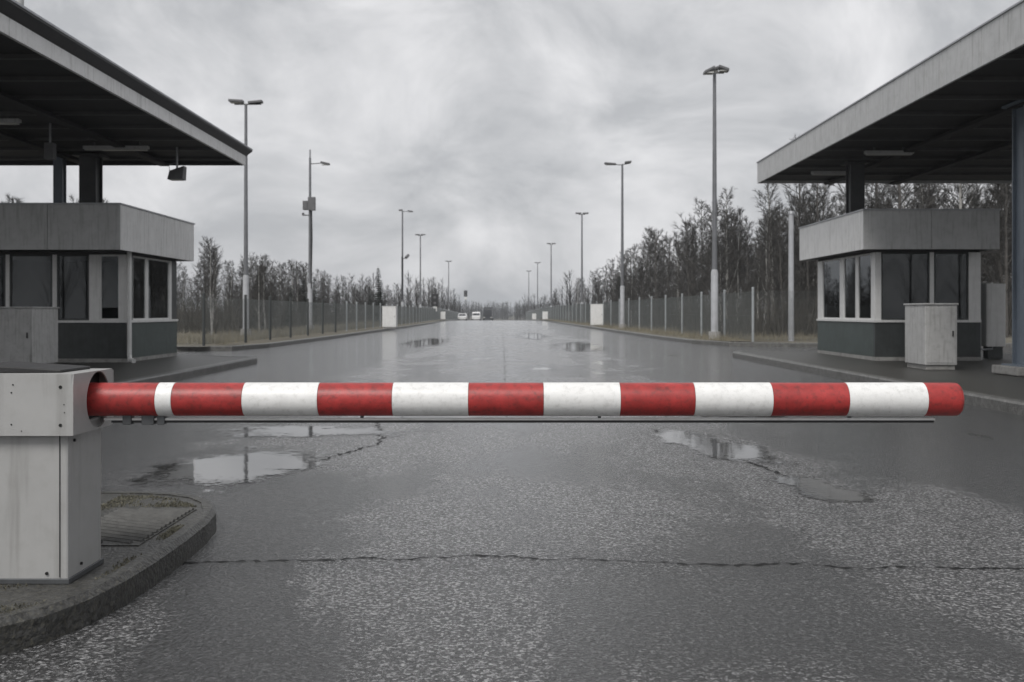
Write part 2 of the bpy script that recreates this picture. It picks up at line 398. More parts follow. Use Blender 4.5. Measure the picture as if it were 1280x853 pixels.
def arc(cx, cy, r, a0, a1, n): return [(cx + r * math.cos(R(a0 + (a1 - a0) * i / n)), cy + r * math.sin(R(a0 + (a1 - a0) * i / n))) for i in range(n + 1)]
IZ = 0.14
island('island_left', [(-12.4, -6.5), (-6.2, -6.5)] + arc(-6.2, -5.9, 0.6, -90, 0, 5)[1:] + [(-5.6, 14.5), (-5.65, 22.0)] + arc(-6.35, 22.0, 0.7, 0, 90, 6)[1:] + [(-9, 24.6), (-12.4, 25.0)], IZ, 'island_paving', 'kerb_stone', 0.18)
island('island_right', [(12.0, 26.2), (8.5, 25.9)] + arc(6.3, 25.0, 0.75, 95, 180, 6) + [(5.62, 18), (5.75, -5.9)] + arc(6.35, -5.9, 0.6, 180, 270, 5)[1:] + [(12.0, -6.5)], IZ, 'island_paving', 'kerb_stone', 0.18)
# island under the barrier housing
bi = [(-3.4, 5.74), (-3.4, 3.0), (-2.3, 3.06), (-1.98, 3.14), (-1.76, 3.27), (-1.62, 3.45), (-1.55, 3.65), (-1.515, 3.9), (-1.50, 4.2), (-1.50, 4.6), (-1.515, 4.95), (-1.55, 5.22), (-1.62, 5.42), (-1.74, 5.58), (-1.9, 5.68), (-2.1, 5.73), (-2.6, 5.75)]
island('barrier_island', bi, 0.12, 'island_paving', 'island_paving', 0.07)

# ribbed steel plate in the island
pl = thing('ribbed_cover_plate', 'ribbed dark steel cover plate let into the island behind the barrier housing', 'cover plate', (-1.86, 4.85, 0.118))
def rib_plate():
    c = [(-2.06, 4.40), (-1.65, 4.40), (-1.65, 5.21), (-2.06, 5.21)]
    MB().prism(c, 0.108, 0.119).build('plate', 'island_paving', pl)
    mb = MB()
    for i in range(20):
        x0, y0 = -2.03, 4.3 + i * 0.058
        seg = []
        for k in range(41):
            x = -2.045 + 0.385 * k / 40; y = y0 - (x - x0) * 0.45
            if 4.44 < y < 5.19: seg.append((x, y, 0.121))
        if len(seg) > 2: mb.tube([seg[0], seg[-1]], 0.011, 4)
    o = mb.build('ribs', 'rib_steel', pl)
rib_plate()

# cracks: jagged open joints
def crack(name, pts, wd, seed):
    r = random.Random(seed); mb = MB(); P = []
    for (a, b) in zip(pts, pts[1:]):
        a, b = Vector(a), Vector(b); k = max(2, int((b - a).length / 0.025))
        for i in range(k): P.append(a.lerp(b, i / k))
    P.append(Vector(pts[-1]))
    off = 0
    for i, p in enumerate(P):
        d = (P[min(i + 1, len(P) - 1)] - P[max(i - 1, 0)]).normalized(); q = Vector((-d.y, d.x))
        off = off * 0.88 + r.uniform(-0.75, 0.75) * wd; h = wd * r.choice((0.15, 0.3, 0.5, 0.8, 1.3)) * 0.5
        c = p + q * off
        mb.v += [((c + q * h).x, (c + q * h).y, 0.003), ((c - q * h).x, (c - q * h).y, 0.003)]
    for i in range(len(P) - 1): mb.f.append((2 * i, 2 * i + 1, 2 * i + 3, 2 * i + 2))
    return tag(mb.build(name, 'crack'), kind='structure')
crack('road_crack', [(-1.52, 4.57), (-1.35, 4.6), (-0.6, 4.62), (-0.2, 4.7), (0.1, 4.63), (0.9, 4.55), (1.7, 4.48), (2.5, 4.47), (3.6, 4.42)], 0.024, 3)
crack('road_crack', [(-0.06, 10.9), (-0.07, 12), (-0.12, 17), (-0.2, 26), (-0.35, 40), (-0.6, 60)], 0.009, 5)
crack('road_crack', [(-1.55, 7.6), (-1.2, 8.6), (-1.35, 10.2), (-1.4, 13.0)], 0.03, 8)
crack('road_crack', [(1.35, 9.8), (1.62, 8.6), (1.85, 7.3), (2.1, 6.4)], 0.035, 9)

# puddles: water lying in shallow hollows; its edge frays where the stones stand out of it
def puddle(cx, cy, rx, ry, rot=0.0):
    mb = MB(); n = 48
    mb.v.append((0, 0, 0)); mb.v += [(1.3 * math.cos(6.28319 * i / n), 1.3 * math.sin(6.28319 * i / n), 0) for i in range(n)]
    for i in range(n): mb.f.append((0, 1 + i, 1 + (i + 1) % n))
    o = mb.build('puddle', 'water', loc=(0, 0, 0)); o.location = (cx, cy, 0.004); o.scale = (rx, ry, 1); o.rotation_euler = (0, 0, R(rot))
    return tag(o, kind='structure')
puddle(-2.05, 7.45, 0.62, 1.05, -12); puddle(-1.9, 9.6, 1.0, 0.5); puddle(-1.1, 11.0, 0.9, 0.5); puddle(-2.6, 12.6, 1.4, 0.6)
puddle(1.72, 8.5, 0.36, 1.2, 14); puddle(2.0, 6.5, 0.24, 0.6, 10); puddle(2.6, 11.5, 0.7, 0.8); puddle(2.2, 33, 0.9, 5)
puddle(-3.2, 38, 0.9, 6); puddle(0.9, 48, 0.8, 7)

# ------------------------------------------------------------------ barrier
b0 = thing('barrier_gate', 'red and white striped road barrier lowered across the wet road from pale housing', 'barrier', (-1.9, 3.95, 0.12))
def barrier():
    body = MB().box(-2.14, -1.69, 3.79, 4.1, 0.12, 0.72).build('housing', 'housing_paint', b0, 0.008)
    MB().box(-2.15, -1.683, 3.783, 4.107, 0.114, 0.135).build('base_flange', 'steel_dark', body, 0.003)
    MB().box(-1.722, -1.7195, 3.786, 3.792, 0.14, 0.68).build('seam', 'dark_rubber', body)
    for x, z in ((-1.77, 0.155), (-2.06, 0.155)):
        MB().tube([(x, 3.784, z), (x, 3.795, z)], 0.006, 8).build('screw', 'screw', body)
    for y, z in ((3.9, 0.165), (3.84, 0.655)):
        MB().tube([(-1.683, y, z), (-1.695, y, z)], 0.006, 8).build('screw', 'screw', body)
    # head: thin sheet box whose boom side is cut by a round opening
    X0, X1, Y0, Y1, Z0, Z1 = -2.17, -1.655, 3.755, 4.135, 0.682, 0.915
    cap = MB(); t = 0.006
    cap.box(X0, X1 - t, Y0, Y0 + t, Z0, Z1 - t); cap.box(X0, X1 - t, Y1 - t, Y1, Z0, Z1 - t)
    cap.box(X0, X1 - t, Y0, Y1, Z1 - t, Z1); cap.box(X0, X0 + t, Y0 + t, Y1 - t, Z0, Z1 - t)
    cap.box(X0 + t, -1.9, Y0 + t, Y1 - t, Z0, Z0 + t)
    cy, cz, r = 3.985, 0.80, 0.112; n = 40
    b = len(cap.v)
    for xx in (X1, X1 - t):
        for i in range(n):
            a = 2 * math.pi * i / n; c, s = math.cos(a), math.sin(a)
            ext = min((Y1 - cy) / c if c > 1e-6 else (Y0 - cy) / c if c < -1e-6 else 9, (Z1 - cz) / s if s > 1e-6 else (Z0 - cz) / s if s < -1e-6 else 9)
            cap.v.append((xx, cy + r * c, cz + r * s)); cap.v.append((xx, cy + ext * c, cz + ext * s))
    for k in range(2):
        for i in range(n):
            j = (i + 1) % n; o = b + k * 2 * n
            cap.f.append((o + 2 * i, o + 2 * i + 1, o + 2 * j + 1, o + 2 * j))
    for i in range(n):
        j = (i + 1) % n
        cap.f.append((b + 2 * i, b + 2 * j, b + 2 * n + 2 * j, b + 2 * n + 2 * i))
        cap.f.append((b + 2 * i + 1, b + 2 * j + 1, b + 2 * n + 2 * j + 1, b + 2 * n + 2 * i + 1))
    head = cap.build('head_cover', 'housing_paint', b0)
    MB().box(-1.96, -1.9575, Y0 - 0.002, Y0 + 0.002, Z0, Z1).build('seam', 'dark_rubber', head)
    MB().box(-2.1, -1.70, 3.80, 4.1, 0.722, 0.9).build('mechanism', 'dark_rubber', b0)
    for x, z, rr in ((-1.703, 0.866, 0.0065), (-1.703, 0.722, 0.0065), (-1.888, 0.845, 0.003), (-1.882, 0.875, 0.003), (-1.888, 0.725, 0.003), (-1.85, 0.7, 0.002), (-1.69, 0.80, 0.002), (-1.688, 0.77, 0.002)):
        MB().tube([(x, Y0 - 0.002, z), (x, Y0 + 0.004, z)], rr, 8).build('screw', 'screw', head)
    lid = MB(); z = Z1
    lid.v += [(-2.06, 3.80, z), (-1.735, 3.83, z), (-1.735, 4.1, z), (-2.06, 4.1, z), (-2.06, 3.80, z + 0.032), (-1.735, 3.83, z + 0.012), (-1.735, 4.1, z + 0.012), (-2.06, 4.1, z + 0.032)]
    lid.f += [(3, 2, 1, 0), (4, 5, 6, 7), (0, 1, 5, 4), (1, 2, 6, 5), (2, 3, 7, 6), (3, 0, 4, 7)]
    lid.build('rubber_lid', 'dark_rubber', b0, 0.004)
    # boom
    Y, Z, Rr = 3.985, 0.80, 0.0665
    boom = MB().tube([(-1.95, Y, Z), (1.77, Y, Z)], Rr - 0.003, 40).build('boom', 'steel_dark', b0, smooth=True)
    px = [-60, 200, 220, 307, 400, 492, 586, 679, 774, 866, 962, 1056, 1153, 1197]
    for i, (a, b) in enumerate(zip(px, px[1:])):
        xa, xb = (a - 640) / 312.5, (b - 640) / 312.5
        red = i % 2 == 0; rr = Rr if red else Rr + 0.0008
        if i == len(px) - 2:
            pts = [(xa, Y, Z)] + [(xb - 0.012 + 0.016 * math.sin(R(t)), Y, Z) for t in (0, 25, 45, 62, 76, 86)]
            rad = [rr] + [rr * (0.78 + 0.22 * math.cos(R(t))) for t in (0, 25, 45, 62, 76, 86)]
            MB().tube(pts, rad, 40).build('red_end_cap', 'band_red', boom, smooth=True)
        else:
            MB().tube([(xa + 0.0008, Y, Z), (xb - 0.0008, Y, Z)], rr, 40).build('red_band' if red else 'white_band', 'band_red' if red else 'band_white', boom, smooth=True)
    # rubber edge strip and alloy rail under boom; its highlight painted into the colour
    rail = MB().box(-1.63, 1.69, Y - 0.012, Y + 0.012, 0.7165, 0.7255).build('rail', 'frame_white', b0, 0.002)
    MB().box(-1.60, 1.685, Y - 0.009, Y + 0.009, 0.707, 0.7165).build('rubber_strip', 'dark_rubber', rail)
    for x, w_ in ((-1.535, 0.035), (-1.452, 0.05), (-1.4, 0.03)):
        MB().box(x - w_ / 2, x + w_ / 2, Y - 0.02, Y + 0.02, 0.7, 0.742).build('bracket', 'steel_dark', b0, 0.003)
    for x in (-0.6, 0.35, 1.35):
        MB().box(x - 0.006, x + 0.006, Y - 0.008, Y + 0.008, 0.7245, 0.74).build('hanger', 'steel_dark', b0)
barrier()

# ------------------------------------------------------------------ booths
def booth(label, m_, x_in, width, y0, depth, front, side, zf0, zf1, ov_in, ov_front, ov_back, ov_out, low_mats):
    """m_ = -1 for the booth left of the road; x_in is its wall facing the road; front/side list what stands along each face"""
    xo = x_in + m_ * width; y1 = y0 + depth
    t = thing('guard_booth', label, 'booth', ((x_in + xo) / 2, (y0 + y1) / 2, IZ))
    sill, head, th = 0.98, zf0 - 0.03, 0.09
    X = lambda u: x_in + m_ * u
    MB().box(x_in, xo, y0, y1, IZ - 0.02, IZ + 0.07).build('floor_slab', 'concrete', t)
    for nm, bx_ in (('wall', (X(0), X(width), y0, y0 + th)),):
        pass
    wl = MB().box(X(0.0), X(width), y0, y0 + th, IZ + 0.07, sill - 0.05).build('wall_panel', low_mats[0], t, 0.004)
    MB().box(X(0.0), X(th), y0 + th, y1, IZ + 0.07, sill - 0.05).build('wall_panel', low_mats[1], t, 0.004)
    MB().box(X(width - th), X(width), y0 + th, y1, IZ + 0.07, head).build('wall_panel', 'booth_dark', t)
    MB().box(X(th), X(width - th), y1 - th, y1, IZ + 0.07, head).build('wall_panel', 'booth_dark', t)
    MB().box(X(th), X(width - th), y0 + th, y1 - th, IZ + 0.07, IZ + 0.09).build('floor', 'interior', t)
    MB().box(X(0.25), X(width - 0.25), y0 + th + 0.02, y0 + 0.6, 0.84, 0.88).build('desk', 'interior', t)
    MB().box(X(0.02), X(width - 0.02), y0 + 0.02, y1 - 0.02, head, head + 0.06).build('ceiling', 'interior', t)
    # sills
    MB().box(X(-0.03), X(width), y0 - 0.03, y0 + th, sill - 0.05, sill).build('window_sill', 'frame_white', t, 0.004)
    MB().box(X(-0.03), X(th), y0 + th, y1, sill - 0.05, sill).build('window_sill', 'frame_white', t, 0.004)
    for (a, b, kind) in front:
        if kind == 'post': MB().box(X(a), X(b), y0 + 0.004, y0 + th - 0.004, sill, head).build('corner_post', 'frame_white', t, 0.004)
        elif kind == 'mullion': MB().box(X(a), X(b), y0 + 0.01, y0 + 0.07, sill, head).build('mullion', 'frame_white', t, 0.003)
        else:
            f = MB(); e = 0.035
            f.box(X(a), X(b), y0 + 0.015, y0 + 0.06, sill, sill + e); f.box(X(a), X(b), y0 + 0.015, y0 + 0.06, head - e, head)
            f.box(X(a), X(a + e), y0 + 0.015, y0 + 0.06, sill + e, head - e); f.box(X(b - e), X(b), y0 + 0.015, y0 + 0.06, sill + e, head - e)
            fo = f.build('window', 'frame_white' if kind == 'pane' else 'booth_dark', t)
            MB().box(X(a + e), X(b - e), y0 + 0.034, y0 + 0.04, sill + e, head - e).build('pane', 'glass', fo)
    for (a, b, kind) in side:
        ya, yb = y0 + a, y0 + b
        if kind == 'post': MB().box(X(0.004), X(th - 0.004), ya, yb, sill, head).build('corner_post', 'frame_white', t, 0.004)
        elif kind == 'mullion': MB().box(X(0.01), X(0.07), ya, yb, sill, head).build('mullion', 'frame_white', t, 0.003)
        elif kind == 'dark': MB().box(X(0.006), X(th - 0.006), ya, yb, sill, head).build('post_panel', 'booth_dark', t, 0.003)
        else:
            f = MB(); e = 0.035
            f.box(X(0.015), X(0.06), ya, yb, sill, sill + e); f.box(X(0.015), X(0.06), ya, yb, head - e, head)
            f.box(X(0.015), X(0.06), ya, ya + e, sill + e, head - e); f.box(X(0.015), X(0.06), yb - e, yb, sill + e, head - e)
            fo = f.build('window', 'frame_white', t)
            MB().box(X(0.034), X(0.04), ya + e, yb - e, sill + e, head - e).build('pane', 'glass', fo)
    # overhanging roof with deep fascia made of sheet panels
    xi, xq, yf, yb = X(-ov_in), X(width + ov_out), y0 - ov_front, y1 + ov_back
    MB().box(xi + m_ * 0.05, xq - m_ * 0.05, yf + 0.05, yb - 0.05, zf0 + 0.02, zf0 + 0.07).build('soffit', 'soffit', t)
    rf = MB().box(xi + m_ * 0.04, xq - m_ * 0.04, yf + 0.04, yb - 0.04, zf1 - 0.09, zf1 - 0.03).build('roof', 'roof_edge', t)
    n = max(2, round(abs(xq - xi) / 1.25)); g = 0.005
    for i in range(n):
        a = xi + (xq - xi) * i / n; b = xi + (xq - xi) * (i + 1) / n
        MB().box(a + m_ * (g if i else 0), b - m_ * g, yf, yf + 0.035, zf0, zf1 - 0.03).build('fascia_panel', 'fascia_grey_and_shade', t, 0.003)  # booth front: shade painted in as a darker sheet colour
    n = max(1, round((yb - yf) / 2.4))
    for i in range(n):
        a = yf + 0.037 + (yb - yf - 0.04) * i / n; b = yf + 0.037 + (yb - yf - 0.04) * (i + 1) / n
        MB().box(xi, xi + m_ * 0.035, a, b - g, zf0, zf1 - 0.03).build('fascia_panel', 'fascia_white_and_lit', t, 0.003)  # road side: open-sky light painted in as a lighter sheet colour
    MB().box(xq - m_ * 0.035, xq, yf + 0.037, yb, zf0, zf1 - 0.03).build('fascia_panel', 'fascia_grey_and_shade', t)
    MB().box(xi + m_ * 0.037, xq - m_ * 0.037, yb - 0.035, yb, zf0, zf1 - 0.03).build('fascia_panel', 'fascia_grey_and_shade', t)
    fl = MB()
    fl.box(xi - m_ * 0.02, xq + m_ * 0.02, yf - 0.02, yf + 0.09, zf1 - 0.03, zf1); fl.box(xi - m_ * 0.02, xq + m_ * 0.02, yb - 0.09, yb + 0.02, zf1 - 0.03, zf1)
    fl.box(xi - m_ * 0.02, xi + m_ * 0.09, yf + 0.09, yb - 0.09, zf1 - 0.03, zf1); fl.box(xq - m_ * 0.09, xq + m_ * 0.02, yf + 0.09, yb - 0.09, zf1 - 0.03, zf1)
    fl.build('roof_flashing', 'galvanised', rf)
    return t
bl = booth('pale flat-roofed guard booth with dark lower walls and white drainpipe at its corner', -1, -7.74, 3.45, 20.0, 3.0,
    [(0, .14, 'post'), (.14, .55, 'pane'), (.55, .76, 'post'), (.76, 1.41, 'dpane'), (1.41, 1.5, 'mullion'), (1.5, 2.36, 'dpane'), (2.36, 2.44, 'mullion'), (2.44, 3.25, 'dpane'), (3.25, 3.45, 'post')],
    [(.09, .34, 'dark'), (.34, 1.09, 'pane'), (1.09, 1.2, 'mullion'), (1.2, 2.52, 'pane'), (2.52, 2.66, 'post'), (2.66, 3.0, 'dark')],
    2.33, 3.22, 0.3, 1.1, 0.3, 0.4, ('booth_dark', 'booth_green'))
dp = MB().tube([(-7.66, 19.93, 2.4), (-7.66, 19.93, 0.3), (-7.62, 19.86, 0.2), (-7.5, 19.75, 0.17)], 0.045, 10).build('drainpipe', 'frame_white', bl, smooth=True)
br = booth('pale flat-roofed guard booth with green lower wall and wide two-pane front window', 1, 7.55, 2.2, 20.7, 3.9,
    [(0, .13, 'post'), (.13, 1.14, 'dpane'), (1.14, 1.23, 'mullion'), (1.23, 1.95, 'dpane'), (1.95, 2.2, 'post')],
    [(.09, .25, 'post'), (.25, 1.07, 'pane'), (1.07, 1.2, 'mullion'), (1.2, 2.0, 'pane'), (2.0, 2.25, 'post'), (2.25, 3.55, 'pane'), (3.55, 3.9, 'post')],
    2.42, 3.24, 0.42, 0.5, 0.1, 0.15, ('booth_dark', 'booth_green'))

# columns standing on the booth roofs under the canopies, and the blue column
def post(name, label, x, y, z0, z1, wx, wy, m, foot=None, cap=True):
    t = thing(name, label, 'column', (x, y, z0))
    sh = MB(); h = 0.35
    # rolled H section: two flanges and a web
    sh.box(x - wx / 2, x + wx / 2, y - wy / 2, y - wy / 2 + 0.03, z0, z1); sh.box(x - wx / 2, x + wx / 2, y + wy / 2 - 0.03, y + wy / 2, z0, z1)
    sh.box(x - wx * 0.36, x + wx * 0.36, y - wy / 2 + 0.03, y + wy / 2 - 0.03, z0, z1)
    sh.build('shaft', m, t, 0.004)
    MB().box(x - wx * 0.8, x + wx * 0.8, y - wy * 0.8, y + wy * 0.8, z1 - 0.06, z1 - 0.02).build('head_plate', m, t)
    if foot:
        MB().box(x - wx * 1.1, x + wx * 1.1, y - wy * 1.1, y + wy * 1.1, z0 + 0.0, z0 + foot).build('concrete_foot', 'concrete', t, 0.02)
        MB().box(x - wx * 0.8, x + wx * 0.8, y - wy * 0.8, y + wy * 0.8, z0 + foot, z0 + foot + 0.025).build('base_plate', m, t)
    return t
CZ = 4.5
post('canopy_column', 'thick dark column between left booth roof and its canopy', -9.05, 21.4, 3.14, CZ + 0.03, 0.36, 0.36, 'column_dark')
post('canopy_column', 'thin bluish column between left booth roof and its canopy', -9.72, 21.4, 3.14, CZ + 0.03, 0.2, 0.2, 'column_blue')
post('canopy_column', 'dark column between right booth roof and its canopy', 7.72, 22.4, 3.16, CZ + 0.03, 0.32, 0.32, 'column_dark')
post('canopy_column', 'tall blue-grey steel column on concrete foot in front of right booth', 8.32, 16.0, IZ, CZ + 0.03, 0.38, 0.38, 'column_blue', 0.14)

# ------------------------------------------------------------------ canopies
def canopy(label, m_, xin, xout, y0, y1, z, kind):
    t = thing('canopy_roof', label, 'canopy', ((xin + xout) / 2, (y0 + y1) / 2, z))
    X = lambda u: xin + m_ * u
    MB().box(X(0.06), xout - m_ * 0.06, y0 + 0.06, y1 - 0.06, z + 0.06, z + 0.1).build('soffit_deck', 'soffit', t)
    k = 0; y = y0 + 0.7
    while y < y1 - 0.3:                         # purlins across, showing under the deck
        MB().box(X(0.08), xout - m_ * 0.08, y - 0.035, y + 0.035, z + 0.0, z + 0.06).build('purlin', 'soffit_rib', t); y += 1.25
    for u in (1.7, 3.4):
        MB().box(X(u), X(u + 0.2), y0 + 0.1, y1 - 0.1, z - 0.06, z - 0.002).build('beam', 'soffit', t)
    if kind == 'eave':                          # pale lower board, dark overhanging eave above it
        n = 13
        for i in range(n):
            a = y0 + (y1 - y0) * i / n; b = y0 + (y1 - y0) * (i + 1) / n
            MB().box(X(0), X(0.05), a + 0.004, b - 0.004, z - 0.03, z + 0.19).build('fascia_panel', 'fascia_white_and_lit', t, 0.004)
        MB().box(X(0.05), xout, y1 - 0.05, y1, z - 0.03, z + 0.19).build('end_board', 'soffit', t)
        ev = MB(); pts = [(X(0.02), z + 0.19), (X(-0.13), z + 0.30), (X(-0.13), z + 0.34), (X(0.06), z + 0.40), (xout, z + 0.40), (xout, z + 0.19)]
        b = len(ev.v)
        for yy in (y0, y1 + 0.1): ev.v += [(px, yy, pz) for px, pz in pts]
        q = len(pts)
        ev.f += [tuple(range(q)), tuple(range(2 * q - 1, q - 1, -1))] + [(i, (i + 1) % q, q + (i + 1) % q, q + i) for i in range(q)]
        rf = ev.build('roof', 'roof_edge', t)
        MB().box(X(-0.142), X(-0.132), y0, y1 + 0.1, z + 0.325, z + 0.355).build('drip_edge', 'galvanised', rf)
        MB().tube([(X(0.18), 12.6, z + 0.4), (X(0.18), 12.6, z + 0.62)], 0.05, 10).build('vent_pipe', 'fascia_grey_and_shade', rf, smooth=True)
    else:                                       # deep plain fascia of upright sheets
        h = 0.52; n = round((y1 - y0) / 0.62)
        for i in range(n):
            a = y0 + (y1 - y0) * i / n; b = y0 + (y1 - y0) * (i + 1) / n
            MB().box(X(0), X(0.04), a + 0.006, b - 0.006, z - 0.01, z + h).build('fascia_panel', 'fascia_grey_and_shade', t, 0.003)
        n = round(abs(xout - xin) / 0.62)
        for i in range(n):
            a = X(0.045) + (xout - X(0.045)) * i / n; b = X(0.045) + (xout - X(0.045)) * (i + 1) / n
            MB().box(a + 0.003, b - 0.003, y1 - 0.04, y1, z - 0.01, z + h).build('fascia_panel', 'fascia_grey_and_shade', t)
        rf = MB().box(X(0.05), xout, y0, y1 - 0.05, z + 0.4, z + 0.45).build('roof', 'roof_edge', t)
        MB().box(X(-0.02), X(0.06), y0, y1 + 0.02, z + h, z + h + 0.025).build('drip_edge', 'galvanised', rf)
    return t
canopy('dark-bottomed flat canopy with pale edge board above the left booth', -1, -6.05, -14.0, -5.0, 22.6, CZ, 'eave')  # both near ends extended out of view to darken booth pane reflections
canopy('flat canopy with deep grey sheet fascia above the right booth', 1, 6.38, 14.0, -5.0, 25.9, CZ, 'sheet')

# lamps under the canopies
fl = thing('floodlight', 'small dark floodlight hanging under the far edge of left canopy', 'floodlight', (-6.95, 20.6, 3.9))
MB().tube([(-6.93, 20.6, CZ + 0.06), (-6.93, 20.6, 4.1)], 0.022, 8).build('stem', 'galvanised', fl)
def flood():
    mb = MB(); b = 0
    mb.v += [(-7.1, 20.48, 3.88), (-6.78, 20.48, 3.88), (-6.78, 20.72, 3.88), (-7.1, 20.72, 3.88), (-7.06, 20.5, 4.06), (-6.76, 20.5, 4.16), (-6.76, 20.7, 4.16), (-7.06, 20.7, 4.06)]
    mb.f += [(3, 2, 1, 0), (4, 5, 6, 7), (0, 1, 5, 4), (1, 2, 6, 5), (2, 3, 7, 6), (3, 0, 4, 7)]
    mb.build('lamp_body', 'lamp_grey', fl, 0.01)
    MB().box(-7.06, -6.82, 20.51, 20.69, 3.872, 3.879).build('lens', 'lamp_glass', fl)
    MB().tube([(-7.08, 20.6, 4.02), (-7.1, 20.6, 4.2), (-6.93, 20.6, 4.24)], 0.012, 6).build('bracket', 'lamp_grey', fl)
flood()
def strip_light(label, x0, x1, y, z, tilt=0):
    t = thing('strip_light', label, 'lamp', ((x0 + x1) / 2, y, z))
    MB().box(x0, x1, y - 0.06, y + 0.06, z, z + 0.06).build('lamp_body', 'fascia_grey_and_shade', t, 0.005)
    MB().box(x0 + 0.03, x1 - 0.03, y - 0.05, y + 0.05, z - 0.03, z - 0.001).build('diffuser', 'lamp_glass', t, 0.01)
    for x in (x0 + 0.2, x1 - 0.2): MB().box(x - 0.02, x + 0.02, y - 0.02, y + 0.02, z + 0.06, CZ + 0.06).build('hanger', 'lamp_grey', t)
strip_light('long strip lamp under left canopy between the columns and the floodlight', -8.6, -7.3, 20.0, CZ - 0.08)
strip_light('short strip lamp under left canopy nearest its outer end', -9.4, -8.5, 17.2, CZ - 0.08)
strip_light('strip lamp under right canopy nearest its far corner', 7.1, 8.0, 23.6, CZ - 0.08)
strip_light('strip lamp under right canopy above the booth front', 7.3, 8.3, 20.6, CZ - 0.08)
hp = thing('hanging_sensor', 'thin pipe with a small grey box hanging under the left canopy', 'sensor', (-8.35, 18.0, 3.9))
MB().tube([(-8.35, 18.0, CZ + 0.06), (-8.35, 18.0, 4.2)], 0.02, 8).build('stem', 'galvanised', hp)
MB().box(-8.43, -8.27, 17.92, 18.08, 3.9, 4.2).build('sensor_box', 'lamp_grey', hp, 0.01)

# ------------------------------------------------------------------ cabinets
def cabinet(label, x0, x1, y0, y1, z0, z1, m='cabinet', group=None, vents=False):
    t = thing('utility_cabinet', label, 'cabinet', ((x0 + x1) / 2, (y0 + y1) / 2, z0), group)
    MB().box(x0 + 0.03, x1 - 0.03, y0 + 0.03, y1 - 0.03, z0, z0 + 0.08).build('plinth', 'concrete', t)
    bd = MB().box(x0, x1, y0, y1, z0 + 0.08, z1 - 0.03).build('body', m, t, 0.012)
    MB().box(x0 - 0.02, x1 + 0.02, y0 - 0.02, y1 + 0.02, z1 - 0.03, z1).build('lid', m, t, 0.01)
    d = MB().box(x0 + 0.03, x1 - 0.03, y0 - 0.008, y0 - 0.001, z0 + 0.12, z1 - 0.07).build('door', m, t, 0.004)
    MB().box(x1 - 0.09, x1 - 0.07, y0 - 0.022, y0 - 0.008, (z0 + z1) / 2, (z0 + z1) / 2 + 0.1).build('handle', 'screw', d)
    return t
cabinet('large pale cabinet in front of the left booth, beside the barrier housing', -9.05, -8.34, 17.3, 18.3, IZ, 1.24)
cabinet('pale metal cabinet standing in front of the right booth window', 7.2, 7.76, 17.35, 18.25, IZ, 1.3)
cabinet('white roadside cabinet at the left kerb below the far camera pole', -7.95, -7.1, 61, 61.6, VERGE - 0.01, 1.5, 'frame_white')
cabinet('white roadside cabinet at the right kerb below the third lamp pole', 5.55, 6.4, 70, 70.6, VERGE - 0.01, 1.7, 'frame_white')
for lb, x, y in (('small white cabinet far along the right kerb, nearest of three', 6.1, 110), ('small white cabinet far along the right kerb, middle of three', 4.4, 132), ('small white cabinet far along the right kerb, farthest of three', 3.9, 175), ('small white cabinet far along the left kerb', -9.4, 135)):
    cabinet(lb, x - 0.35, x + 0.35, y, y + 0.5, drop(y) + VERGE - 0.01, drop(y) + 1.25, 'frame_white')
def meter():
    t = thing('meter_cabinet', 'tall narrow white meter box on a short stand beside right booth', 'meter box', (10.43, 21.6, IZ))
    MB().box(10.28, 10.60, 21.5, 21.72, IZ, 0.4).build('stand', 'booth_dark', t)
    b = MB().box(10.22, 10.64, 21.45, 21.77, 0.4, 1.76).build('body', 'frame_white', t, 0.01)
    MB().box(10.25, 10.61, 21.442, 21.449, 0.44, 1.72).build('door', 'frame_white', t, 0.004)
    MB().tube([(10.11, 21.5, 1.0), (10.11, 21.5, 0.38), (10.16, 21.5, 0.33), (10.38, 21.5, 0.35), (10.38, 21.5, 0.41)], 0.02, 8).build('conduit', 'galvanised', t, smooth=True)
meter()

